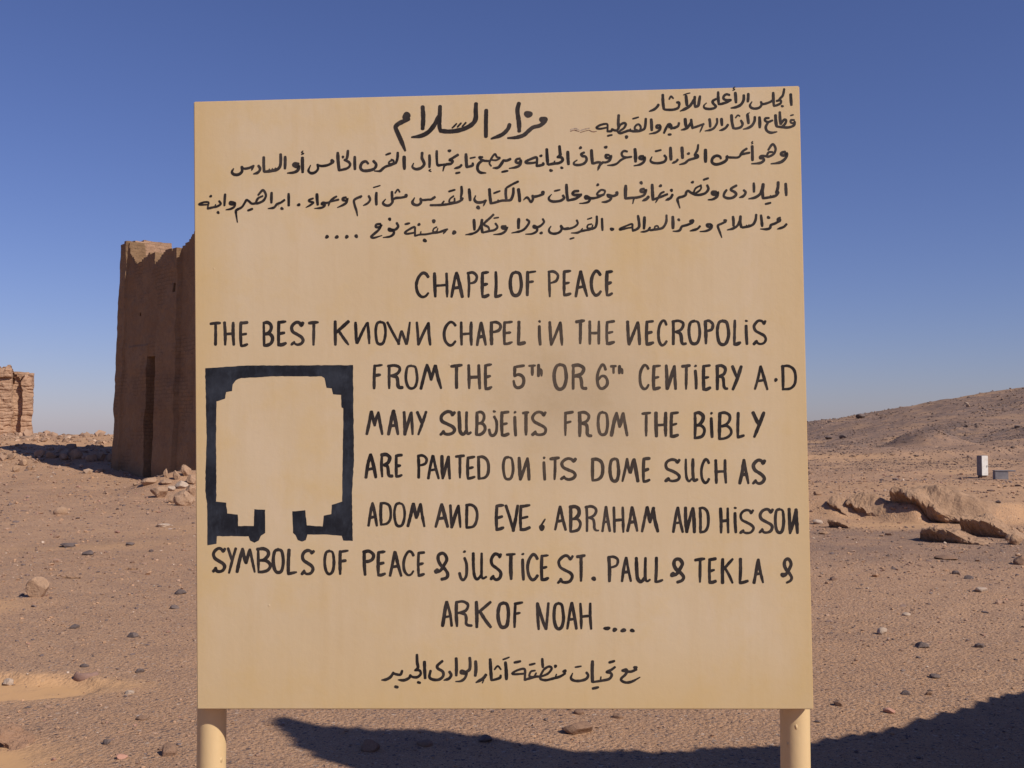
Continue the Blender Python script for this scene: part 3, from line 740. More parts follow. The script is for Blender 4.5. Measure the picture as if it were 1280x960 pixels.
bm = bmesh.new(); box(bm, -8.8 * k, 17 * k, -4.4 * k, 4.4 * k, 9.5 * k + 0.003, 11.2 * k); bm_obj('lid', bm, M_grey, bx)

# ------------------------------------------------------------------ the sign
YAW = math.radians(-2.6)                        # its right side stands a little nearer
B0 = Vector((0.0, 2.10, 0.0))
bu = Vector((math.cos(YAW), math.sin(YAW), 0)); bn = Vector((math.sin(YAW), -math.cos(YAW), 0))
def board_uv(px, py):
    """photo pixel -> metres on the board face (x right, z height)"""
    d = ray(px, py); t = (B0 - CAM).dot(bn) / d.dot(bn)
    p = CAM + d * t
    return (p - B0).dot(bu), p.z
sign = empty('information_sign', B0, YAW)
tag(sign, 'cream board on two round posts, hand lettered in black Arabic and English', 'sign')
TH = 0.023
cn = [board_uv(246.2, 886.6), board_uv(1017, 886.8), board_uv(999.3, 107.2), board_uv(242, 127)]
def build_panel():
    bm = bmesh.new()
    f = [bm.verts.new((u, 0, v)) for u, v in cn]; b = [bm.verts.new((u, TH, v)) for u, v in cn]
    bm.faces.new(f); bm.faces.new(b[::-1])
    for i in range(4): bm.faces.new((f[i], b[i], b[(i + 1) % 4], f[(i + 1) % 4]))
    bmesh.ops.recalc_face_normals(bm, faces=bm.faces)
    bmesh.ops.bevel(bm, geom=list(bm.edges), offset=0.0016, segments=2, affect='EDGES')
    return bm_obj('panel', bm, M_board, sign)
panel = build_panel()
def build_post(px):
    R_ = 0.0285; ax = B0 - bn * (TH + 0.002 + R_)
    d = ray(px, 920); t = (ax - CAM).dot(bn) / d.dot(bn); u = (CAM + d * t - B0).dot(bu)
    g0 = H(B0.x + u, B0.y) - 0.25; top = cn[0][1] + 0.22
    bm = bmesh.new(); n = 40; rings = []
    for i in range(41):
        z = g0 + (top - g0) * i / 40
        rings.append([bm.verts.new((u + R_ * math.cos(a), TH + 0.002 + R_ + R_ * math.sin(a), z)) for a in np.linspace(0, 2 * math.pi, n + 1)[:-1]])
    for i in range(40):
        for j in range(n): bm.faces.new((rings[i][j], rings[i][(j + 1) % n], rings[i + 1][(j + 1) % n], rings[i + 1][j]))
    bm.faces.new(rings[0][::-1]); bm.faces.new(rings[-1])
    return bm_obj('post', bm, M_post, sign, smooth=True)
build_post(264.6); build_post(994.0)

# ---- brush strokes
_step = [0]
class Strokes:
    """flat paint strokes on the board face; every stroke lies a hair above the last"""
    def __init__(s): s.v = []; s.f = []
    def _pt(s, px, py, dz):
        u, v = board_uv(px, py); s.v.append((u, -0.00012 - dz, v)); return len(s.v) - 1
    def stroke(s, pts, wpx, taper=(0.92, 0.86), wob=0.05):
        pts = np.array(pts, float)
        if len(pts) == 2: pts = np.array([pts[0], pts[0] * 0.5 + pts[1] * 0.5 + rng.normal(0, 0.012, 2) * np.linalg.norm(pts[1] - pts[0]), pts[1]])
        P = np.concatenate([[2 * pts[0] - pts[1]], pts, [2 * pts[-1] - pts[-2]]])
        out = []
        for i in range(1, len(P) - 2):
            p0, p1, p2, p3 = P[i - 1], P[i], P[i + 1], P[i + 2]
            n = max(3, int(np.linalg.norm(p2 - p1) / 0.9))
            for t in np.arange(n) / n:
                out.append(0.5 * ((2 * p1) + (-p0 + p2) * t + (2 * p0 - 5 * p1 + 4 * p2 - p3) * t * t + (-p0 + 3 * p1 - 3 * p2 + p3) * t ** 3))
        out.append(P[-2]); Q = np.array(out)
        d = np.gradient(Q, axis=0); d /= np.linalg.norm(d, axis=1)[:, None] + 1e-9
        nrm = np.stack([-d[:, 1], d[:, 0]], 1)
        t = np.linspace(0, 1, len(Q))
        hw = 0.5 * wpx * (taper[0] + (1 - taper[0]) * np.minimum(1, t * 5)) * (taper[1] + (1 - taper[1]) * np.minimum(1, (1 - t) * 4))
        sd = int(rng.integers(0, 9999))
        hw = hw * (1 + wob * 2 * fbm(t * len(Q) / 4.0, t * 0 + sd * 0.37, oct=3, seed=sd))
        _step[0] += 1
        z0 = (_step[0] % 250) * 8e-7; dz = 6e-7 / len(Q)
        ids = []
        for i in range(len(Q)):
            a = Q[i] + nrm[i] * hw[i]; b = Q[i] - nrm[i] * hw[i]
            ids.append((s._pt(*a, z0 + dz * i), s._pt(*b, z0 + dz * i)))
        for i in range(len(Q) - 1): s.f.append((ids[i][0], ids[i][1], ids[i + 1][1], ids[i + 1][0]))
        for (i, sg) in ((0, -1), (len(Q) - 1, 1)):                     # brush rounded ends
            cap = []
            for a in np.linspace(0, math.pi, 8)[1:-1]:
                p = Q[i] + nrm[i] * hw[i] * math.cos(a) + d[i] * sg * hw[i] * math.sin(a) * 0.75
                cap.append(s._pt(*p, z0 + dz * i))
            poly = [ids[i][0]] + cap + [ids[i][1]]
            s.f.append(tuple(poly if sg < 0 else poly))
    def dot(s, x, y, rx, ry=None, rot=0.0):
        ry = ry or rx; _step[0] += 1; z0 = (_step[0] % 250) * 8e-7; sd = float(rng.uniform(0, 6)); ids = []
        for a in np.linspace(0, 2 * math.pi, 21)[:-1]:
            k = 1 + 0.10 * math.sin(2 * a + sd) + 0.06 * math.sin(3 * a + 2 * sd)
            u, v = rx * k * math.cos(a), ry * k * math.sin(a)
            ids.append(s._pt(x + u * math.cos(rot) - v * math.sin(rot), y + u * math.sin(rot) + v * math.cos(rot), z0))
        s.f.append(tuple(ids))
    def build(s, name, mat, label=None):
        me = bpy.data.meshes.new(name); me.from_pydata(s.v, [], s.f); me.update()
        bm = bmesh.new(); bm.from_mesh(me)
        for f in bm.faces:
            if f.normal.y > 0: f.normal_flip()
        bm.to_mesh(me); bm.free()
        o = bpy.data.objects.new(name, me); C.objects.link(o); me.materials.append(mat); o.parent = panel
        if label: o['label'] = label
        return o

GL = {
 'C': ['.97,.15 .78,.02 .48,.0 .14,.2 .0,.5 .1,.82 .42,1 .75,.97 1,.84'],
 'O': ['.5,0 .16,.07 .0,.34 .02,.66 .2,.93 .5,1 .82,.92 1,.62 .98,.32 .84,.06 .46,0'],
 'E': ['.08,.02 .03,.5 .06,1', '.06,.04 1,0', '.06,.53 .8,.48', '.05,1 .5,.99 1,.93'],
 'F': ['.1,.03 .08,.5 .08,1', '.06,.05 1,0', '.1,.46 .72,.42'],
 'H': ['.0,.0 .06,1', '.93,0 1,1', '.05,.53 .95,.5'],
 'L': ['.12,0 .06,1', '.06,1 .5,.98 1,.93'],
 'P': ['.08,.02 .16,1', '.02,.03 .5,0 .88,.08 1,.2 .86,.36 .5,.43 .16,.45'],
 'R': ['.08,.02 .1,1', '.02,.03 .42,0 .74,.08 .8,.2 .66,.36 .4,.44 .14,.47', '.3,.46 .58,.52 .66,.7 .68,.88 .78,.97 1,.97'],
 'B': ['.06,.02 .06,1', '.02,.03 .48,0 .82,.1 .86,.28 .6,.44 .2,.51', '.25,.5 .65,.5 .95,.62 1,.77 .78,.92 .4,.99 .06,1'],
 'S': ['1,.02 .86,.14 .74,.04 .48,.0 .2,.08 .04,.24 .14,.42 .5,.54 .86,.65 1,.79 .86,.94 .55,1 .3,.96 .2,.86', '.24,.88 .0,1'],
 'T': ['.0,.04 1,.0', '.52,.04 .52,1'],
 'K': ['.06,.0 .08,1', '1,.0 .12,.48', '.32,.4 1,1'],
 'N': ['.0,.0 .1,1', '.12,1 .82,.03', '.84,.02 1,1'],
 'n': ['.0,.0 .1,1', '.02,.03 .76,1', '1,0 .8,1'],
 'W': ['.0,.0 .45,1', '.45,1 .6,.4', '.6,.4 .8,1', '.8,1 1,0'],
 'V': ['.0,.0 .6,1', '.6,1 1,0'],
 'M': ['.0,1 .3,.0', '.3,.0 .5,.62', '.5,.62 .72,.02', '.72,.02 1,1'],
 'Y': ['.0,.0 .52,.5', '1,.0 .12,1'],
 'A': ['.0,1 .44,.0', '.48,.0 1,1', '.2,.64 .8,.6'],
 'D': ['.06,.02 .05,1', '.0,.03 .45,.02 .85,.14 1,.4 .94,.75 .62,.95 .05,1'],
 'U': ['.04,.0 .06,.5 .12,.86 .3,1 .48,.95 .64,.84', '.68,.0 .66,.5 .68,.88 .8,.98 1,.92'],
 'J': ['.68,.22 .96,.45 .92,.82 .55,1 .2,.95 .0,.76'],
 '5': ['1,.0 .08,.07', '.1,.06 .08,.46', '.08,.47 .5,.4 .9,.5 1,.72 .8,.94 .4,1 .1,.93 .0,.7'],
 '6': ['.84,.2 .68,.03 .46,.0 .16,.22 .0,.5 .04,.8 .3,.98 .6,.99 .94,.86 1,.66 .8,.49 .42,.48 .08,.62'],
 'h': ['.12,.0 .12,1', '.14,.6 .5,.4 .85,.5 .9,1'],
 '&': ['.0,.66 .22,.7 .42,.64 .68,.46 .9,.24 .8,.07 .54,.0 .3,.08 .24,.26 .42,.45 .74,.6 .98,.78 .86,.93 .48,1'],
}
def glyph(S_, ch, x0, x1, y0, y1, wpx):
    hw = wpx * 0.46
    if ch == '.': S_.dot((x0 + x1) / 2, (y0 + y1) / 2, (x1 - x0) / 2, (y1 - y0) / 2); return
    if ch == 'i':
        S_.dot((x0 + x1) / 2 - 0.3, y0 + hw, hw * 1.05, hw * 0.9); S_.stroke([((x0 + x1) / 2 - 0.6, y0 + 0.24 * (y1 - y0)), ((x0 + x1) / 2 + 0.5, y1 - hw)], wpx * 1.05); return
    if ch == ',':
        S_.dot(x0 * 0.55 + x1 * 0.45, y1 - 4.0, 4.0, 3.8); S_.stroke([(x0 * 0.8 + x1 * 0.2, y1 - 5), (x0 * 0.5 + x1 * 0.5, y0 * 0.6 + y1 * 0.4), (x1 - 1, y0)], 2.6, (1, 0.6)); return
    bx0, bx1, by0, by1 = x0 + hw, x1 - hw, y0 + hw, y1 - hw
    lean = rng.normal(0.0, 0.02)
    for st in GL[ch]:
        pts = [tuple(map(float, q.split(','))) for q in st.split()]
        pts = [(bx0 + (x + lean * (y - 0.5) + rng.normal(0, 0.012)) * (bx1 - bx0), by0 + (y + rng.normal(0, 0.006)) * (by1 - by0)) for x, y in pts]
        S_.stroke(pts, wpx * rng.uniform(0.90, 1.22) * (0.92 if abs(pts[0][1] - pts[-1][1]) < 0.3 * abs(pts[0][0] - pts[-1][0]) and len(pts) == 2 else 1.0), (rng.uniform(0.8, 1.0), rng.uniform(0.62, 0.95)), 0.08)
    if ch == 'J': S_.dot(x0 + 0.62 * (x1 - x0), y0 + hw, hw * 1.1, hw * 0.95)
    if ch == '&': S_.dot(x0 + 0.20 * (x1 - x0), y0 + 0.66 * (y1 - y0), 3.4, 3.4)

ENG = [
 ('line reading CHAPEL OF PEACE', '500,325;C 152 298 118 382;H 333 487 120 382;A 500 638 112 382;P 660 782 110 385;E 806 900 108 382;L 936 1030 105 380;O 1090 1226 108 370|'
  '640,325;F 132 248 100 365;P 350 474 100 382;E 503 600 95 365;A 625 760 98 378;C 778 900 100 365;E 932 1016 98 365'),
 ('line beginning THE BEST KNOWN CHAPEL', '250,385;T 92 215 135 382;H 232 352 132 382;E 390 490 130 392;B 620 740 130 388;E 768 872 122 382;S 900 1045 130 382;T 1075 1195 128 380|'
  '400,385;K 130 298 122 380;N 340 510 130 368;O 543 668 125 376;W 665 920 130 375;N 955 1118 132 380|'
  '545,385;C 70 210 128 385;H 238 370 128 382;A 398 512 132 382;P 530 660 126 376;E 665 775 122 372;L 806 902 125 375;i 1015 1062 120 380;N 1125 1275 125 382|'
  '690,385;T 230 335 112 370;H 362 485 120 372;E 530 636 120 370;N 742 892 122 378;E 930 1025 118 376;C 1048 1160 116 384|'
  '830,385;R 66 235 115 378;O 236 372 116 374;P 392 504 114 370;O 520 658 114 378;L 686 778 110 376;i 802 850 115 374;S 885 1030 112 374'),
 ('line reading FROM THE 5Th OR 6Th CENTiERY A.D', '450,440;F 122 238 115 380;R 265 440 118 376;O 446 584 122 378;M 596 824 118 378;T 896 1030 118 372;H 1072 1210 118 378|'
  '590,440;E 118 210 112 380;5 403 535 122 370;T 558 645 122 242;h 648 712 118 252;O 810 955 112 384;R 988 1158 116 382|'
  '730,440;6 120 248 116 380;T 258 333 128 222;h 338 400 128 226;C 545 660 120 382;E 680 775 122 384;N 808 932 120 382;T 968 1072 120 384;i 1100 1136 125 380;E 1178 1275 120 390|'
  '850,440;R 348 490 122 385;Y 508 625 128 388;A 735 888 130 386;. 940 978 260 298;D 1006 1170 120 388'),
 ('line reading MANY SUBJEiTS FROM THE BiBLY', '445,500;M 95 280 102 355;A 312 436 96 356;N 466 580 105 358;Y 600 715 105 358;S 830 1000 104 360;U 1015 1160 108 356|'
  '580,500;B 108 226 106 362;J 235 345 100 368;E 362 460 105 368;i 495 532 108 368;T 578 660 108 362;S 668 832 105 362|'
  '700,500;F 32 145 105 365;R 172 330 108 375;O 368 490 108 362;M 500 692 114 368;T 808 918 114 370;H 945 1075 114 374;E 1095 1195 112 378|'
  '820,500;B 368 500 114 392;i 535 580 118 384;B 612 768 112 402;L 800 892 116 384;Y 955 1095 112 382'),
 ('line reading ARE PANTED ON iTS DOME SUCH AS', '445,555;A 85 212 90 348;R 238 375 92 340;E 385 472 96 338;P 600 720 98 350;A 708 840 104 358;N 845 952 108 358;T 985 1092 106 352;E 1100 1200 115 358|'
  '580,555;D 128 260 112 362;O 380 505 116 368;N 538 665 124 370;i 780 828 124 370;T 850 962 126 366;S 958 1128 130 368|'
  '710,555;D 228 362 134 380;O 408 520 134 386;M 528 714 134 386;E 738 830 130 388|'
  '820,555;S 78 248 140 385;U 278 425 140 386;C 440 545 144 400;H 584 714 146 402;A 825 938 145 408;S 958 1098 148 408'),
 ('line reading ADOM AND EVE , ABRAHAM AND HiS SON', '445,615;A 112 222 95 350;D 232 362 94 340;O 372 498 98 358;M 505 700 102 358;A 785 932 108 362;N 928 1056 118 366;D 1088 1226 112 370|'
  '585,615;E 268 370 118 386;V 365 515 122 402;E 508 630 118 388;, 705 780 270 388;A 860 990 132 392;B 1005 1140 130 410|'
  '720,615;R 80 240 128 405;A 250 352 136 405;H 365 488 140 412;A 502 626 138 405;M 648 832 140 410;A 960 1080 142 414;N 1082 1198 144 414|'
  '850,615;D 182 298 142 418;H 392 498 148 420;i 530 580 145 418;S 588 745 165 424;S 782 940 158 418;O 940 1052 158 420;N 1078 1188 155 425'),
 ('line reading SYMBOLS OF PEACE & JUSTiCE ST. PAUL & TEKLA &', '255,675;S 78 222 70 330;Y 226 332 70 342;M 320 520 74 332;B 522 675 74 332;O 682 806 82 340;L 826 940 86 350;S 965 1108 88 354|'
  '395,675;O 75 194 94 352;F 220 334 92 355;P 460 592 98 358;E 606 704 102 366;A 725 866 106 370;C 862 990 104 364;E 1008 1096 108 368|'
  '535,675;& 58 215 118 410;J 302 404 102 412;U 435 595 118 404;S 615 745 124 408;T 775 885 122 404;i 918 985 126 410;C 985 1110 134 408;E 1120 1216 138 410|'
  '680,675;S 128 298 142 440;T 318 420 142 422;. 472 524 365 408;P 625 755 152 424;A 768 882 160 424;U 905 1075 165 430;L 1100 1202 165 432|'
  '840,675;& -22 130 172 435;T 218 340 175 432;E 358 450 174 438;K 484 620 176 442;L 660 772 174 440;A 805 925 178 440;& 1088 1212 172 440'),
 ('line reading ARK OF NOAH ....', '530,740;A 172 292 84 352;R 302 490 80 356;K 500 680 84 364;O 728 860 94 366;F 888 998 90 366|'
  '660,740;n 82 218 96 384;O 246 368 96 382;A 380 498 96 382;H 512 645 100 380;. 756 824 342 384;. 842 894 356 398;. 924 984 362 404;. 1018 1068 366 404'),
]
for lab, data in ENG:
    S_ = Strokes()
    for grp in data.split('|'):
        items = grp.split(';'); ox, oy = map(float, items[0].split(','))
        for it in items[1:]:
            ch, a, b, c, d = it.split(); a, b, c, d = map(float, (a, b, c, d))
            small = ch in 'Th' and (d - c) < 150
            glyph(S_, ch, ox + a / 8, ox + b / 8, oy + c / 8, oy + d / 8, 3.4 if small else 3.85)
    S_.build('english_lettering', M_ink, lab)

# Arabic: each entry is crop origin, crop scale, then strokes "width:points" and dots "@x,y,r"
ARA = [
 ('large Arabic title line', 5.333, 480, 110,
  '@150,186,26;30:165,205 130,222 95,240 78,262 92,300 112,345 133,395 142,418>;30:258,125 262,200 258,272;28:374,122 372,180 370,250 376,285;30:376,285 430,290 490,284 550,265 595,235 612,200 612,150 614,104;30:366,190 340,240 300,290 250,318 185,328>;'
  '13:484,238 455,266;13:514,234 490,260;13:546,231 522,256;28:682,148 680,230 680,324;26:838,243 825,275 785,312 715,338>;30:900,102 890,150 900,230 902,288;@962,175,25;@1063,212,25;28:1075,222 1040,250 995,262 965,285 930,315 880,330 825,334>'),
 ('upper Arabic heading at the right corner', 8, 840, 100,
  '26:1187,143 1190,200 1194,250;20:1122,90 1115,130 1105,160 1080,185 1062,208;20:1045,210 1085,203 1088,230 1055,250 1018,260;@1103,262,14;24:1012,128 1014,190 1018,255;20:1012,192 990,215 940,235 900,240 888,218;22:892,220 895,250 870,278 825,286 790,275 780,250 800,217>;'
  '24:763,138 762,180 758,216;26:633,128 637,175 640,225;24:718,152 716,200 690,245 645,270 590,281>;11:630,70 612,84 628,94 608,104;22:575,150 545,143 520,160 515,185 540,200 590,200;22:585,203 540,225 490,240 466,240;24:462,120 462,180 468,242;22:440,190 405,214 420,243 440,262 420,282 370,290 325,280 320,255 345,230>;'
  '24:280,162 272,210 262,256 230,268;24:228,168 225,220 230,264;24:218,200 180,258 130,290 82,311>;26:140,158 145,210 150,252;11:115,150 145,138 180,130'),
 ('upper Arabic heading at the right corner', 8, 700, 100,
  '22:1170,225 1190,225 1192,250 1180,280 1130,297 1060,297 1038,290;26:1028,148 1030,220 1038,288;17:1092,192 1110,164 1133,184;22:985,247 970,270 940,295 892,314>'),
 ('second Arabic heading at the right corner', 8, 840, 100,
  '18:1222,400 1190,402 1188,425 1215,432 1228,415;22:1228,420 1222,450 1190,468 1150,475 1090,470 1048,465;13:1185,355 1215,348;20:1090,440 1120,398 1142,404 1130,440 1098,468;24:1078,322 1080,380 1086,440;26:1035,352 1038,410 1045,462;20:970,380 935,384 930,405 960,420 1005,404;22:958,428 938,470 950,508 990,527 1050,518>;26:875,372 878,420 878,475;'
  '26:755,347 760,390 765,432;22:828,370 825,410 800,455 760,480 712,492>;10:753,336 776,328;22:690,405 706,440 690,470 650,484 617,484;26:595,352 600,420 614,482;14:636,378 658,352 678,362;22:560,447 540,475 510,495 475,505>;24:495,388 497,420 500,452;24:375,392 380,425 382,468;20:450,387 450,430 420,480 380,500 330,510>;'
  '14:315,437 300,475 278,524>;20:318,440 260,462 207,480;24:192,396 196,440 206,483;22:186,430 160,470 130,490 92,500>;26:132,390 135,430 141,466;20:68,432 60,462 20,478 -12,488'),
 ('second Arabic heading at the right corner', 8, 700, 100,
  '22:1190,430 1180,460 1140,480 1105,470 1085,448 1062,480 1040,530;16:1075,445 1100,438 1118,462 1088,478;20:1084,546 1110,544;20:1000,452 970,455 965,475 995,480 1004,460 1000,495 960,525 892,540>;26:912,394 916,450 918,502;22:858,387 855,440 845,485 812,505;18:800,505 808,470 785,443 755,460 748,490 775,502;'
  '22:845,490 800,508 740,513 690,506 650,518 600,532 572,508;15:728,388 785,372;@665,570,18;13:705,490 690,512;20:575,500 600,452 640,430 658,445 640,480 600,508;24:587,352 583,420 586,488;20:572,506 540,502 520,492 515,510 475,515;18:476,560 520,550;18:475,515 476,470 470,440 420,445 375,465 366,480 400,488 470,476'),
 ('first long Arabic line', 8, 840, 170,
  '24:1130,160 1100,165 1090,185 1120,195 1148,172 1140,215 1100,255 1050,271 990,278>;20:962,140 1006,82 1036,125 1020,175 980,202 950,205 965,165 1005,160;22:960,205 915,200 885,205 882,222 912,225 918,245 880,270 795,278>;26:802,102 804,170 805,242;10:808,54 795,65 810,72 795,80;'
  '20:748,126 712,150 682,186;20:776,167 730,176 682,187;20:690,190 660,214 600,215 565,212 550,198;24:548,205 545,240 500,270 440,284 402,265 405,225 440,198 480,206 488,226;29:335,138 335,200 336,258;20:262,88 254,140 228,184;@242,206,19;22:225,190 252,190 258,212 215,226 165,242 130,270 75,286>;@165,176,15;27:100,116 103,170 106,220;20:57,236 40,255 2,272>'),
 ('first long Arabic line', 8, 700, 170,
  '27:1105,116 1107,180 1110,236;22:1045,195 1062,220 1045,255 990,271 930,267 905,245 920,207>;17:955,153 1010,140;22:832,203 800,205 795,225 825,232 848,212 840,255 800,285 740,298>;29:750,132 755,190 756,256;20:672,155 640,150 618,170 625,200 660,214 716,208;20:660,215 610,240 570,275 530,290 475,294>;'
  '@458,112,17;22:490,190 460,190 460,214 490,220 510,198 500,240 465,262 430,264;22:432,262 400,290 378,342>;22:405,264 370,264 330,277;28:315,142 318,200 325,275;@205,118,16;22:242,165 212,180 226,200 256,206 266,240 240,275 190,290 145,285 140,265 172,240>;27:78,158 80,220 85,282'),
 ('first long Arabic line', 8, 560, 170,
  '25:1115,102 1120,160 1122,188 1100,212;24:1095,210 1135,215 1146,245 1110,270 1060,276 1005,286;@1138,318,15;12:1068,250 1056,274;@1030,345,17;26:988,132 992,210 998,283;@930,198,15;22:950,270 955,284 920,295 886,300;20:886,300 890,260 885,214 830,230 778,255 786,270 840,270 888,262;'
  '22:720,225 685,235 680,260 710,270 730,243 720,290 680,312 612,324>;24:625,230 588,246 556,244;24:556,242 530,285 500,316 450,320>;19:540,360 598,348;18:520,218 490,210 470,180 440,215 415,270 432,300;16:428,238 480,242 520,224;20:412,250 370,248 336,238 312,212 346,212;24:350,240 305,280 296,330 322,364 380,370>;22:248,272 246,294 215,305 188,312;27:180,182 183,250 188,310;15:222,222 272,212;22:135,290 115,310 65,325>;18:80,372 118,365'),
 ('first long Arabic line', 8, 420, 170,
  '@1135,148,17;22:1220,188 1160,225 1135,240 1168,250 1152,276 1105,284 1084,300 1070,350>;22:1008,150 1008,220 1016,288 1050,290 1088,284;24:935,192 937,250 935,312;11:946,335 930,345 952,356;24:862,168 860,220 874,250 882,285 850,320 800,331 765,310 776,272>;29:682,208 682,270 685,330;'
  '22:618,166 615,220 600,265 570,280;16:562,245 535,255 530,278 570,274 576,245 552,234;22:600,268 550,290 500,305 470,325 440,350 385,350>;17:500,188 545,172;24:375,250 402,285 385,325 330,345 270,345 245,315 260,270 298,254 322,276;25:188,208 188,270 190,332;23:120,147 115,200 106,232;22:86,238 130,262 141,293 110,324 32,344;@70,210,14;27:18,168 22,250 32,342'),
 ('first long Arabic line', 8, 280, 170,
  '@1084,250,20;22:1092,262 1040,290 980,300 942,292;22:936,285 940,330 910,364 870,371 845,345 866,292>;27:785,217 785,290 787,362;11:790,150 775,165 798,175 775,185;24:745,280 705,275 695,295 735,310 750,298 740,340 700,364 635,371>;25:612,208 612,270 610,326;25:567,183 568,250 560,305 530,335 470,350 404,358;12:515,320 505,342;12:485,325 475,348;12:455,330 448,352;25:398,212 398,290 402,356;'
  '22:345,297 362,330 340,365 295,380>;17:298,296 275,345>;20:298,298 250,320 200,326 180,306;24:178,308 180,355 145,385 100,384 80,360 96,326>'),
 ('second long Arabic line', 8, 840, 220,
  '25:1137,77 1140,135 1143,192;25:1062,62 1060,110 1050,150;@1050,160,21;22:1066,165 1040,195 990,210 930,220 908,221;11:985,195 980,212;19:936,280 986,268;27:912,82 905,150 910,218;23:905,120 880,180 830,215 767,228>;23:818,72 820,115 820,158;22:718,142 737,165 715,200 675,215>;22:645,95 600,120 590,140 627,160 642,185 610,215 560,222 520,205 525,170 546,140;'
  '24:440,158 405,160 405,180 440,186 458,163 450,205 410,232 362,238>;19:316,38 364,22;22:352,92 364,130 335,170 280,188 232,188;16:292,92 240,120 222,152 216,180 270,150 292,120 286,90;@205,62,15;22:232,188 190,166 160,148 142,165 136,190 110,205 70,216 55,235 65,275 79,320>'),
 ('second long Arabic line', 8, 700, 220,
  '24:1125,187 1105,220 1058,242>;@1115,143,16;@1005,98,16;18:1040,158 1012,172 986,204;20:1074,182 1010,208 960,226 928,238;13:985,220 955,268>;26:922,87 925,160 930,236;24:885,207 865,230 825,248>;@812,68,17;22:840,130 810,135 808,155 840,160 860,138 845,185 810,205 770,215 742,222 728,276>;22:745,216 700,220 656,225;28:658,97 655,160 655,222;'
  '@570,170,18;22:575,185 530,200 490,190 476,188;22:476,186 484,206 512,215 500,240 460,258 420,260>;@378,88,15;18:450,145 410,140 370,180 395,195 440,180 452,150;20:440,185 370,215 310,222 270,202 252,206 258,225 300,226 285,258 240,271 196,274>;22:185,150 145,154 125,175 150,190 214,185;22:210,192 160,225 110,238 80,245;25:65,87 68,160 78,242'),
 ('second long Arabic line', 8, 540, 220,
  '22:1310,195 1322,220 1300,240 1270,251 1210,255 1175,240 1170,215 1195,184>;15:1225,150 1280,138;@1110,167,20;22:1115,180 1060,200 1020,206 1005,196;20:1005,196 1010,230 990,260 965,225 945,215 915,240>;27:865,132 873,190 878,252;23:815,122 812,180 790,235 755,245;23:740,127 738,180 745,243;20:862,55 800,85 745,118;20:755,245 700,246 650,260 594,274;12:662,238 655,258;17:620,172 680,150;25:575,132 580,200 590,273;'
  '16:540,242 530,265 514,300>;22:540,245 500,262 450,262 425,235 436,197>;@462,315,20;25:372,132 378,190 382,242;22:295,107 298,160 290,210;@298,226,17;20:306,235 260,260 200,275 150,283 80,290 -15,292;16:217,200 180,230 176,264 222,258 226,222;17:170,155 230,138;15:120,252 95,284;17:30,208 0,226'),
 ('second long Arabic line', 8, 380, 220,
  '20:1310,212 1275,234 1240,236 1185,240 1165,225;22:1165,227 1170,265 1140,290 1100,284 1085,260 1106,217>;@1022,196,18;20:1025,206 970,216 920,220 886,236;22:880,158 882,220 885,260 855,292 815,292 790,268 816,232>;15:912,170 938,135 958,160;25:725,168 722,220 725,286;12:695,115 730,105 762,95;20:648,200 662,235 640,270 595,295>;@562,210,15;20:575,202 545,215 515,230 500,250 510,300 525,345 535,398>;'
  '20:420,215 390,220 390,240 425,245 435,223 425,265 390,290 335,315>;18:326,204 290,226 258,256;18:346,236 300,247 258,256;15:260,256 245,300>;19:255,262 220,270 192,265 176,280 210,290 180,316 106,325>;25:130,182 132,230 138,287;17:92,224 50,240 55,255 96,265 65,290 20,315>'),
 ('second long Arabic line', 8, 240, 220,
  '@1068,288,17;23:967,178 968,235 968,295;20:925,240 890,265 850,282 820,315 762,326>;@900,325,16;23:797,167 795,215 795,267;20:663,190 710,142 740,190 720,240 680,265 642,272 660,225 708,200;20:642,272 600,276 570,252 546,240 530,265 500,310 455,335 440,350 445,400 455,463>;19:560,345 605,328;20:420,265 385,260 380,280 415,285 430,268 425,305 390,328 340,338>;21:332,183 328,240 325,295;'
  '20:272,250 288,280 250,305 215,312 158,326;@262,365,15;11:237,285 228,308;@188,202,14;16:157,326 162,290 166,263 120,262 74,280 82,288 164,286'),
 ('third long Arabic line', 8, 840, 260,
  '21:1145,162 1115,190 1055,210>;18:1082,95 1055,110 1065,132 1087,118;@1070,112,19;22:1080,127 1030,155 990,170 980,200 945,212 885,210>;@965,95,17;25:890,73 897,130 902,182;22:842,67 835,120 810,165 760,185 704,195;10:770,165 762,185;10:745,170 738,188;24:685,83 682,140 694,193;21:680,120 655,175 610,205 552,220>;24:610,87 615,130 615,177;@532,125,17;21:537,135 500,155 465,170 460,190 478,240 498,296>;'
  '21:387,163 350,165 355,185 385,190 398,168 390,205 340,230 280,236>;21:280,182 250,210 180,230>;20:212,120 180,130 202,146 216,126;@202,130,16;21:205,148 150,170 100,185 80,220 50,232 10,232>;@68,118,15'),
 ('third long Arabic line', 8, 700, 260,
  '27:1128,88 1130,145 1130,202;21:1065,72 1062,140 1030,195 985,210 940,216 905,222 888,206;15:985,205 978,180 952,184 945,210;19:900,195 885,220 850,235 807,240>;25:845,92 843,150 840,207;23:780,78 790,140 790,190 760,216 727,226;17:727,228 724,190 720,160 660,180 600,208 606,218 670,202 722,194;@520,212,20;21:420,107 422,165 425,222;'
  '22:368,83 368,140 355,190 320,210;15:317,160 280,170 275,200 315,200 328,170;19:350,195 300,215 240,226 200,236 170,248 112,250>;13:275,112 318,98;13:225,205 205,234;19:168,123 178,155 150,185 100,205 40,210 5,182;15:100,310 140,298'),
 ('third long Arabic line', 8, 550, 260,
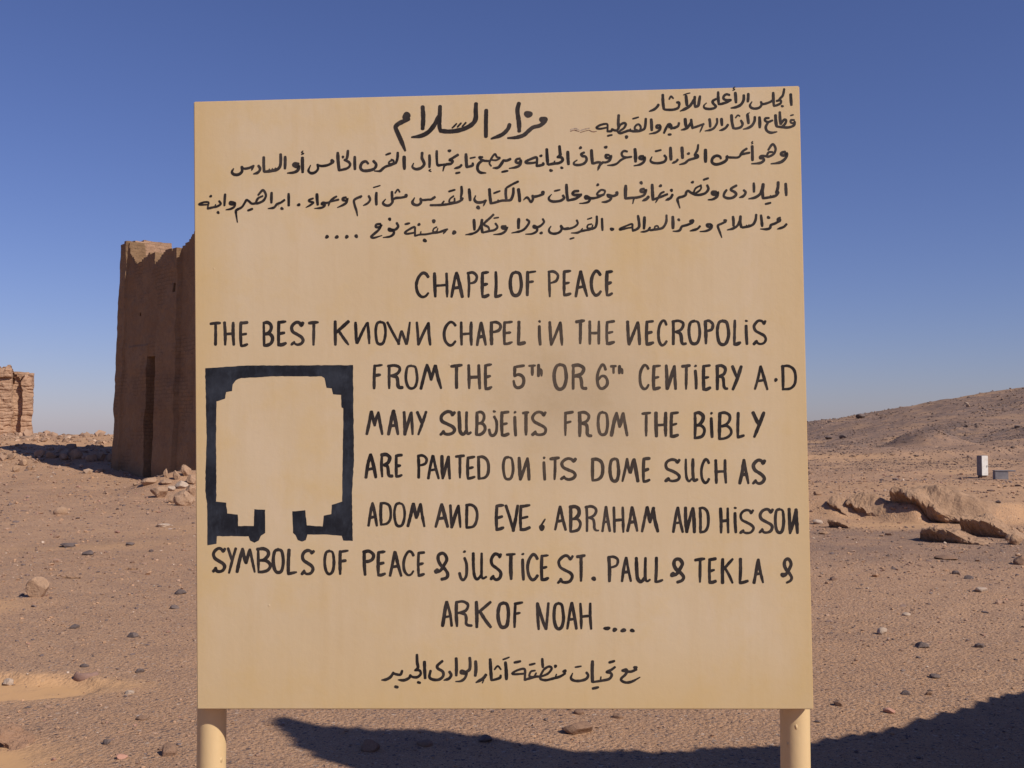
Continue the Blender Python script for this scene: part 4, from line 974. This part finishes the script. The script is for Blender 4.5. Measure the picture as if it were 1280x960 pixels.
  '19:1285,200 1240,208 1222,192 1212,175;21:1210,177 1215,215 1190,245 1140,257 1100,245 1090,215 1110,182>;20:1028,110 1040,140 1010,175 975,190 940,177 936,195 970,205 965,235 920,258 856,262>;@1012,250,16;20:868,115 892,140 860,195 810,230 717,250>;26:788,110 785,155 785,202;20:657,183 620,185 625,205 660,206 671,188 655,230 610,258 536,266>;'
  '15:540,102 585,95;20:555,155 575,190 545,220 490,231 430,246;20:535,66 500,100 455,140 440,166 482,190 492,214;25:420,118 415,180 424,243;20:410,170 380,225 330,255 256,268>;25:340,118 343,170 345,217;@142,245,22;13:75,210 40,255>;17:75,212 0,236'),
 ('third long Arabic line', 8, 400, 260,
  '18:1275,212 1200,240 1120,252 1060,263 1000,266 950,279;11:1250,226 1232,260>;14:1168,190 1140,205 1130,236 1165,236 1178,205;@1138,132,20;11:1010,235 1005,262;@1048,325,20;@990,165,16;18:950,279 950,230 945,190 890,215 850,245 870,258 948,246;19:852,162 895,152;22:768,150 782,185 755,215 720,216 690,206 692,225 735,230 735,260 700,285 632,295>;@697,112,17;'
  '21:605,160 565,165 560,190 600,190 617,163 590,215 540,260 512,288 540,298 620,275>;@70,288,19;@168,290,19;@268,288,19;@363,282,19'),
 ('Arabic line at the foot of the board', 8, 690, 810,
  '@834,196,20;22:845,214 790,236 740,232 702,226;23:704,226 742,214 748,240 730,270 695,302 696,326 740,345 800,335 880,292>;22:572,145 624,130;22:630,190 590,220 546,240 587,250 597,275 570,310 500,326 410,340;13:490,288 485,320;28:405,133 402,230 405,338;22:407,405 464,392;23:345,245 362,275 340,310 280,328 220,325 190,300 206,252>;15:232,192 292,182'),
 ('Arabic line at the foot of the board', 8, 610, 810,
  '@766,232,20;22:772,254 720,285 650,305 580,321 530,312 522,296;13:685,262 672,296;@675,182,17;20:525,276 560,215 610,185 637,205 600,255 530,286;24:543,108 545,150 549,192;22:522,286 480,286 420,302 368,318;17:472,225 430,235 415,280 460,286 482,250;18:416,168 470,155;20:367,320 370,270 365,210 300,220 245,250 260,262 368,256;22:264,145 324,132;28:175,143 182,220 185,312;15:150,115 180,105 212,92;22:127,273 122,295 85,311 38,322;27:22,113 28,220 35,320;17:65,215 98,180 130,215'),
 ('Arabic line at the foot of the board', 8, 470, 810,
  '25:1100,267 1070,305 1000,345>;12:1078,318 1064,350;27:997,133 1000,210 993,277;25:938,98 942,160 935,215 900,240;22:890,235 855,225 850,250 895,255 908,248 890,300 850,330 797,335>;27:802,103 805,190 803,275;24:735,237 752,270 730,305 680,322>;25:665,130 615,175 620,205 667,235 672,280 630,315 570,315 535,290 546,227;27:485,138 487,220 492,302;25:410,67 412,140 420,195 395,222;22:390,222 437,225 447,260 415,290 370,290 342,274;23:345,272 330,300 280,322 222,318>;24:418,342 442,348;22:262,227 245,265 200,262 170,248;23:175,246 145,290 100,315 57,320>;26:192,386 218,392'),
]
lines = {}
for lab, k, ox, oy, data in ARA:
    S_ = lines.setdefault(lab, Strokes())
    for it in data.split(';'):
        if not it: continue
        if it[0] == '@':
            x, y, r = map(float, it[1:].split(',')); S_.dot(ox + x / k, oy + y / k, r / k * 1.08, r / k)
        else:
            wd_, pts = it.split(':'); tap = (0.9, 0.85)
            if pts.endswith('>'): pts = pts[:-1]; tap = (0.95, 0.45)
            S_.stroke([(ox + float(q.split(',')[0]) / k, oy + float(q.split(',')[1]) / k) for q in pts.split()], float(wd_) / k * (1.0 if 'title' in lab else 1.26), tap, 0.08)
for lab, S_ in lines.items(): S_.build('arabic_lettering', M_ink, lab)

chip_shade = Strokes()  # brown strokes painting in the shadow below the lifted paint edge
for pts in ([(713, 163), (718, 161.5), (724, 163.2)], [(725, 164.5), (731, 162.6), (737, 161.4)], [(736, 161.3), (741, 163.4), (746, 162.8)]):
    chip_shade.stroke([(x, y + 1.3) for x, y in pts], 1.1, (0.7, 0.6), 0.2)
chip_shade.build('paint_chip_shadow', M_brownrock, 'brown line painted as the shadow under the lifted paint edge')
chipb = Strokes()
for pts in ([(713, 162.4), (719, 160.6), (724, 162.4)], [(725, 163.4), (731, 161.4), (737, 160.2)]):
    chipb.stroke(pts, 1.5, (0.7, 0.6), 0.2)
chipb.build('paint_chip', M_pale, 'lifted pale edge of the cracked paint')
# floor plan of the chapel
PLAN = '98,75 290,62 500,62 780,60 782,300 785,500 775,650 779,872 735,870 728,848 650,842 570,842 562,868 545,875 525,868 515,845 503,835 500,735 560,730 567,800 640,805 645,755 680,748 682,705 730,690 732,500 735,350 735,260 727,255 725,198 688,195 682,168 658,165 648,120 635,112 440,112 265,120 240,130 225,150 222,180 195,185 190,215 150,228 148,400 150,600 148,690 195,695 200,745 248,750 250,803 322,803 325,725 375,728 375,835 355,848 345,870 325,880 305,870 298,850 152,850 150,885 108,892 107,700 98,640 100,540 105,400 100,180'
def plan():
    k = 886 / 240.0
    P = [np.array(tuple(map(float, q.split(',')))) for q in PLAN.split()]
    Q = []
    for a, b in zip(P, P[1:] + P[:1]):
        n = max(1, int(np.linalg.norm(b - a) / 13)); nn = np.array([-(b - a)[1], (b - a)[0]]) / (np.linalg.norm(b - a) + 1e-6)
        for i in range(n): Q.append(a + (b - a) * i / n + nn * rng.normal(0, 0.6) * (0 if i == 0 else 1))
    uv = [board_uv(230 + q[0] / k, 440 + q[1] / k) for q in Q]
    tri = geometry.tessellate_polygon([[Vector((u, v, 0)) for u, v in uv]])
    bm = bmesh.new(); vs_ = [bm.verts.new((u, -0.00015, v)) for u, v in uv]
    for t in tri:
        try: bm.faces.new([vs_[i] for i in t])
        except ValueError: pass
    for f in bm.faces:
        f.normal_update()
        if f.normal.y > 0: f.normal_flip()
    o = bm_obj('floor_plan', bm, M_plan, panel); o['label'] = 'blue black painted floor plan of a square room'
plan()
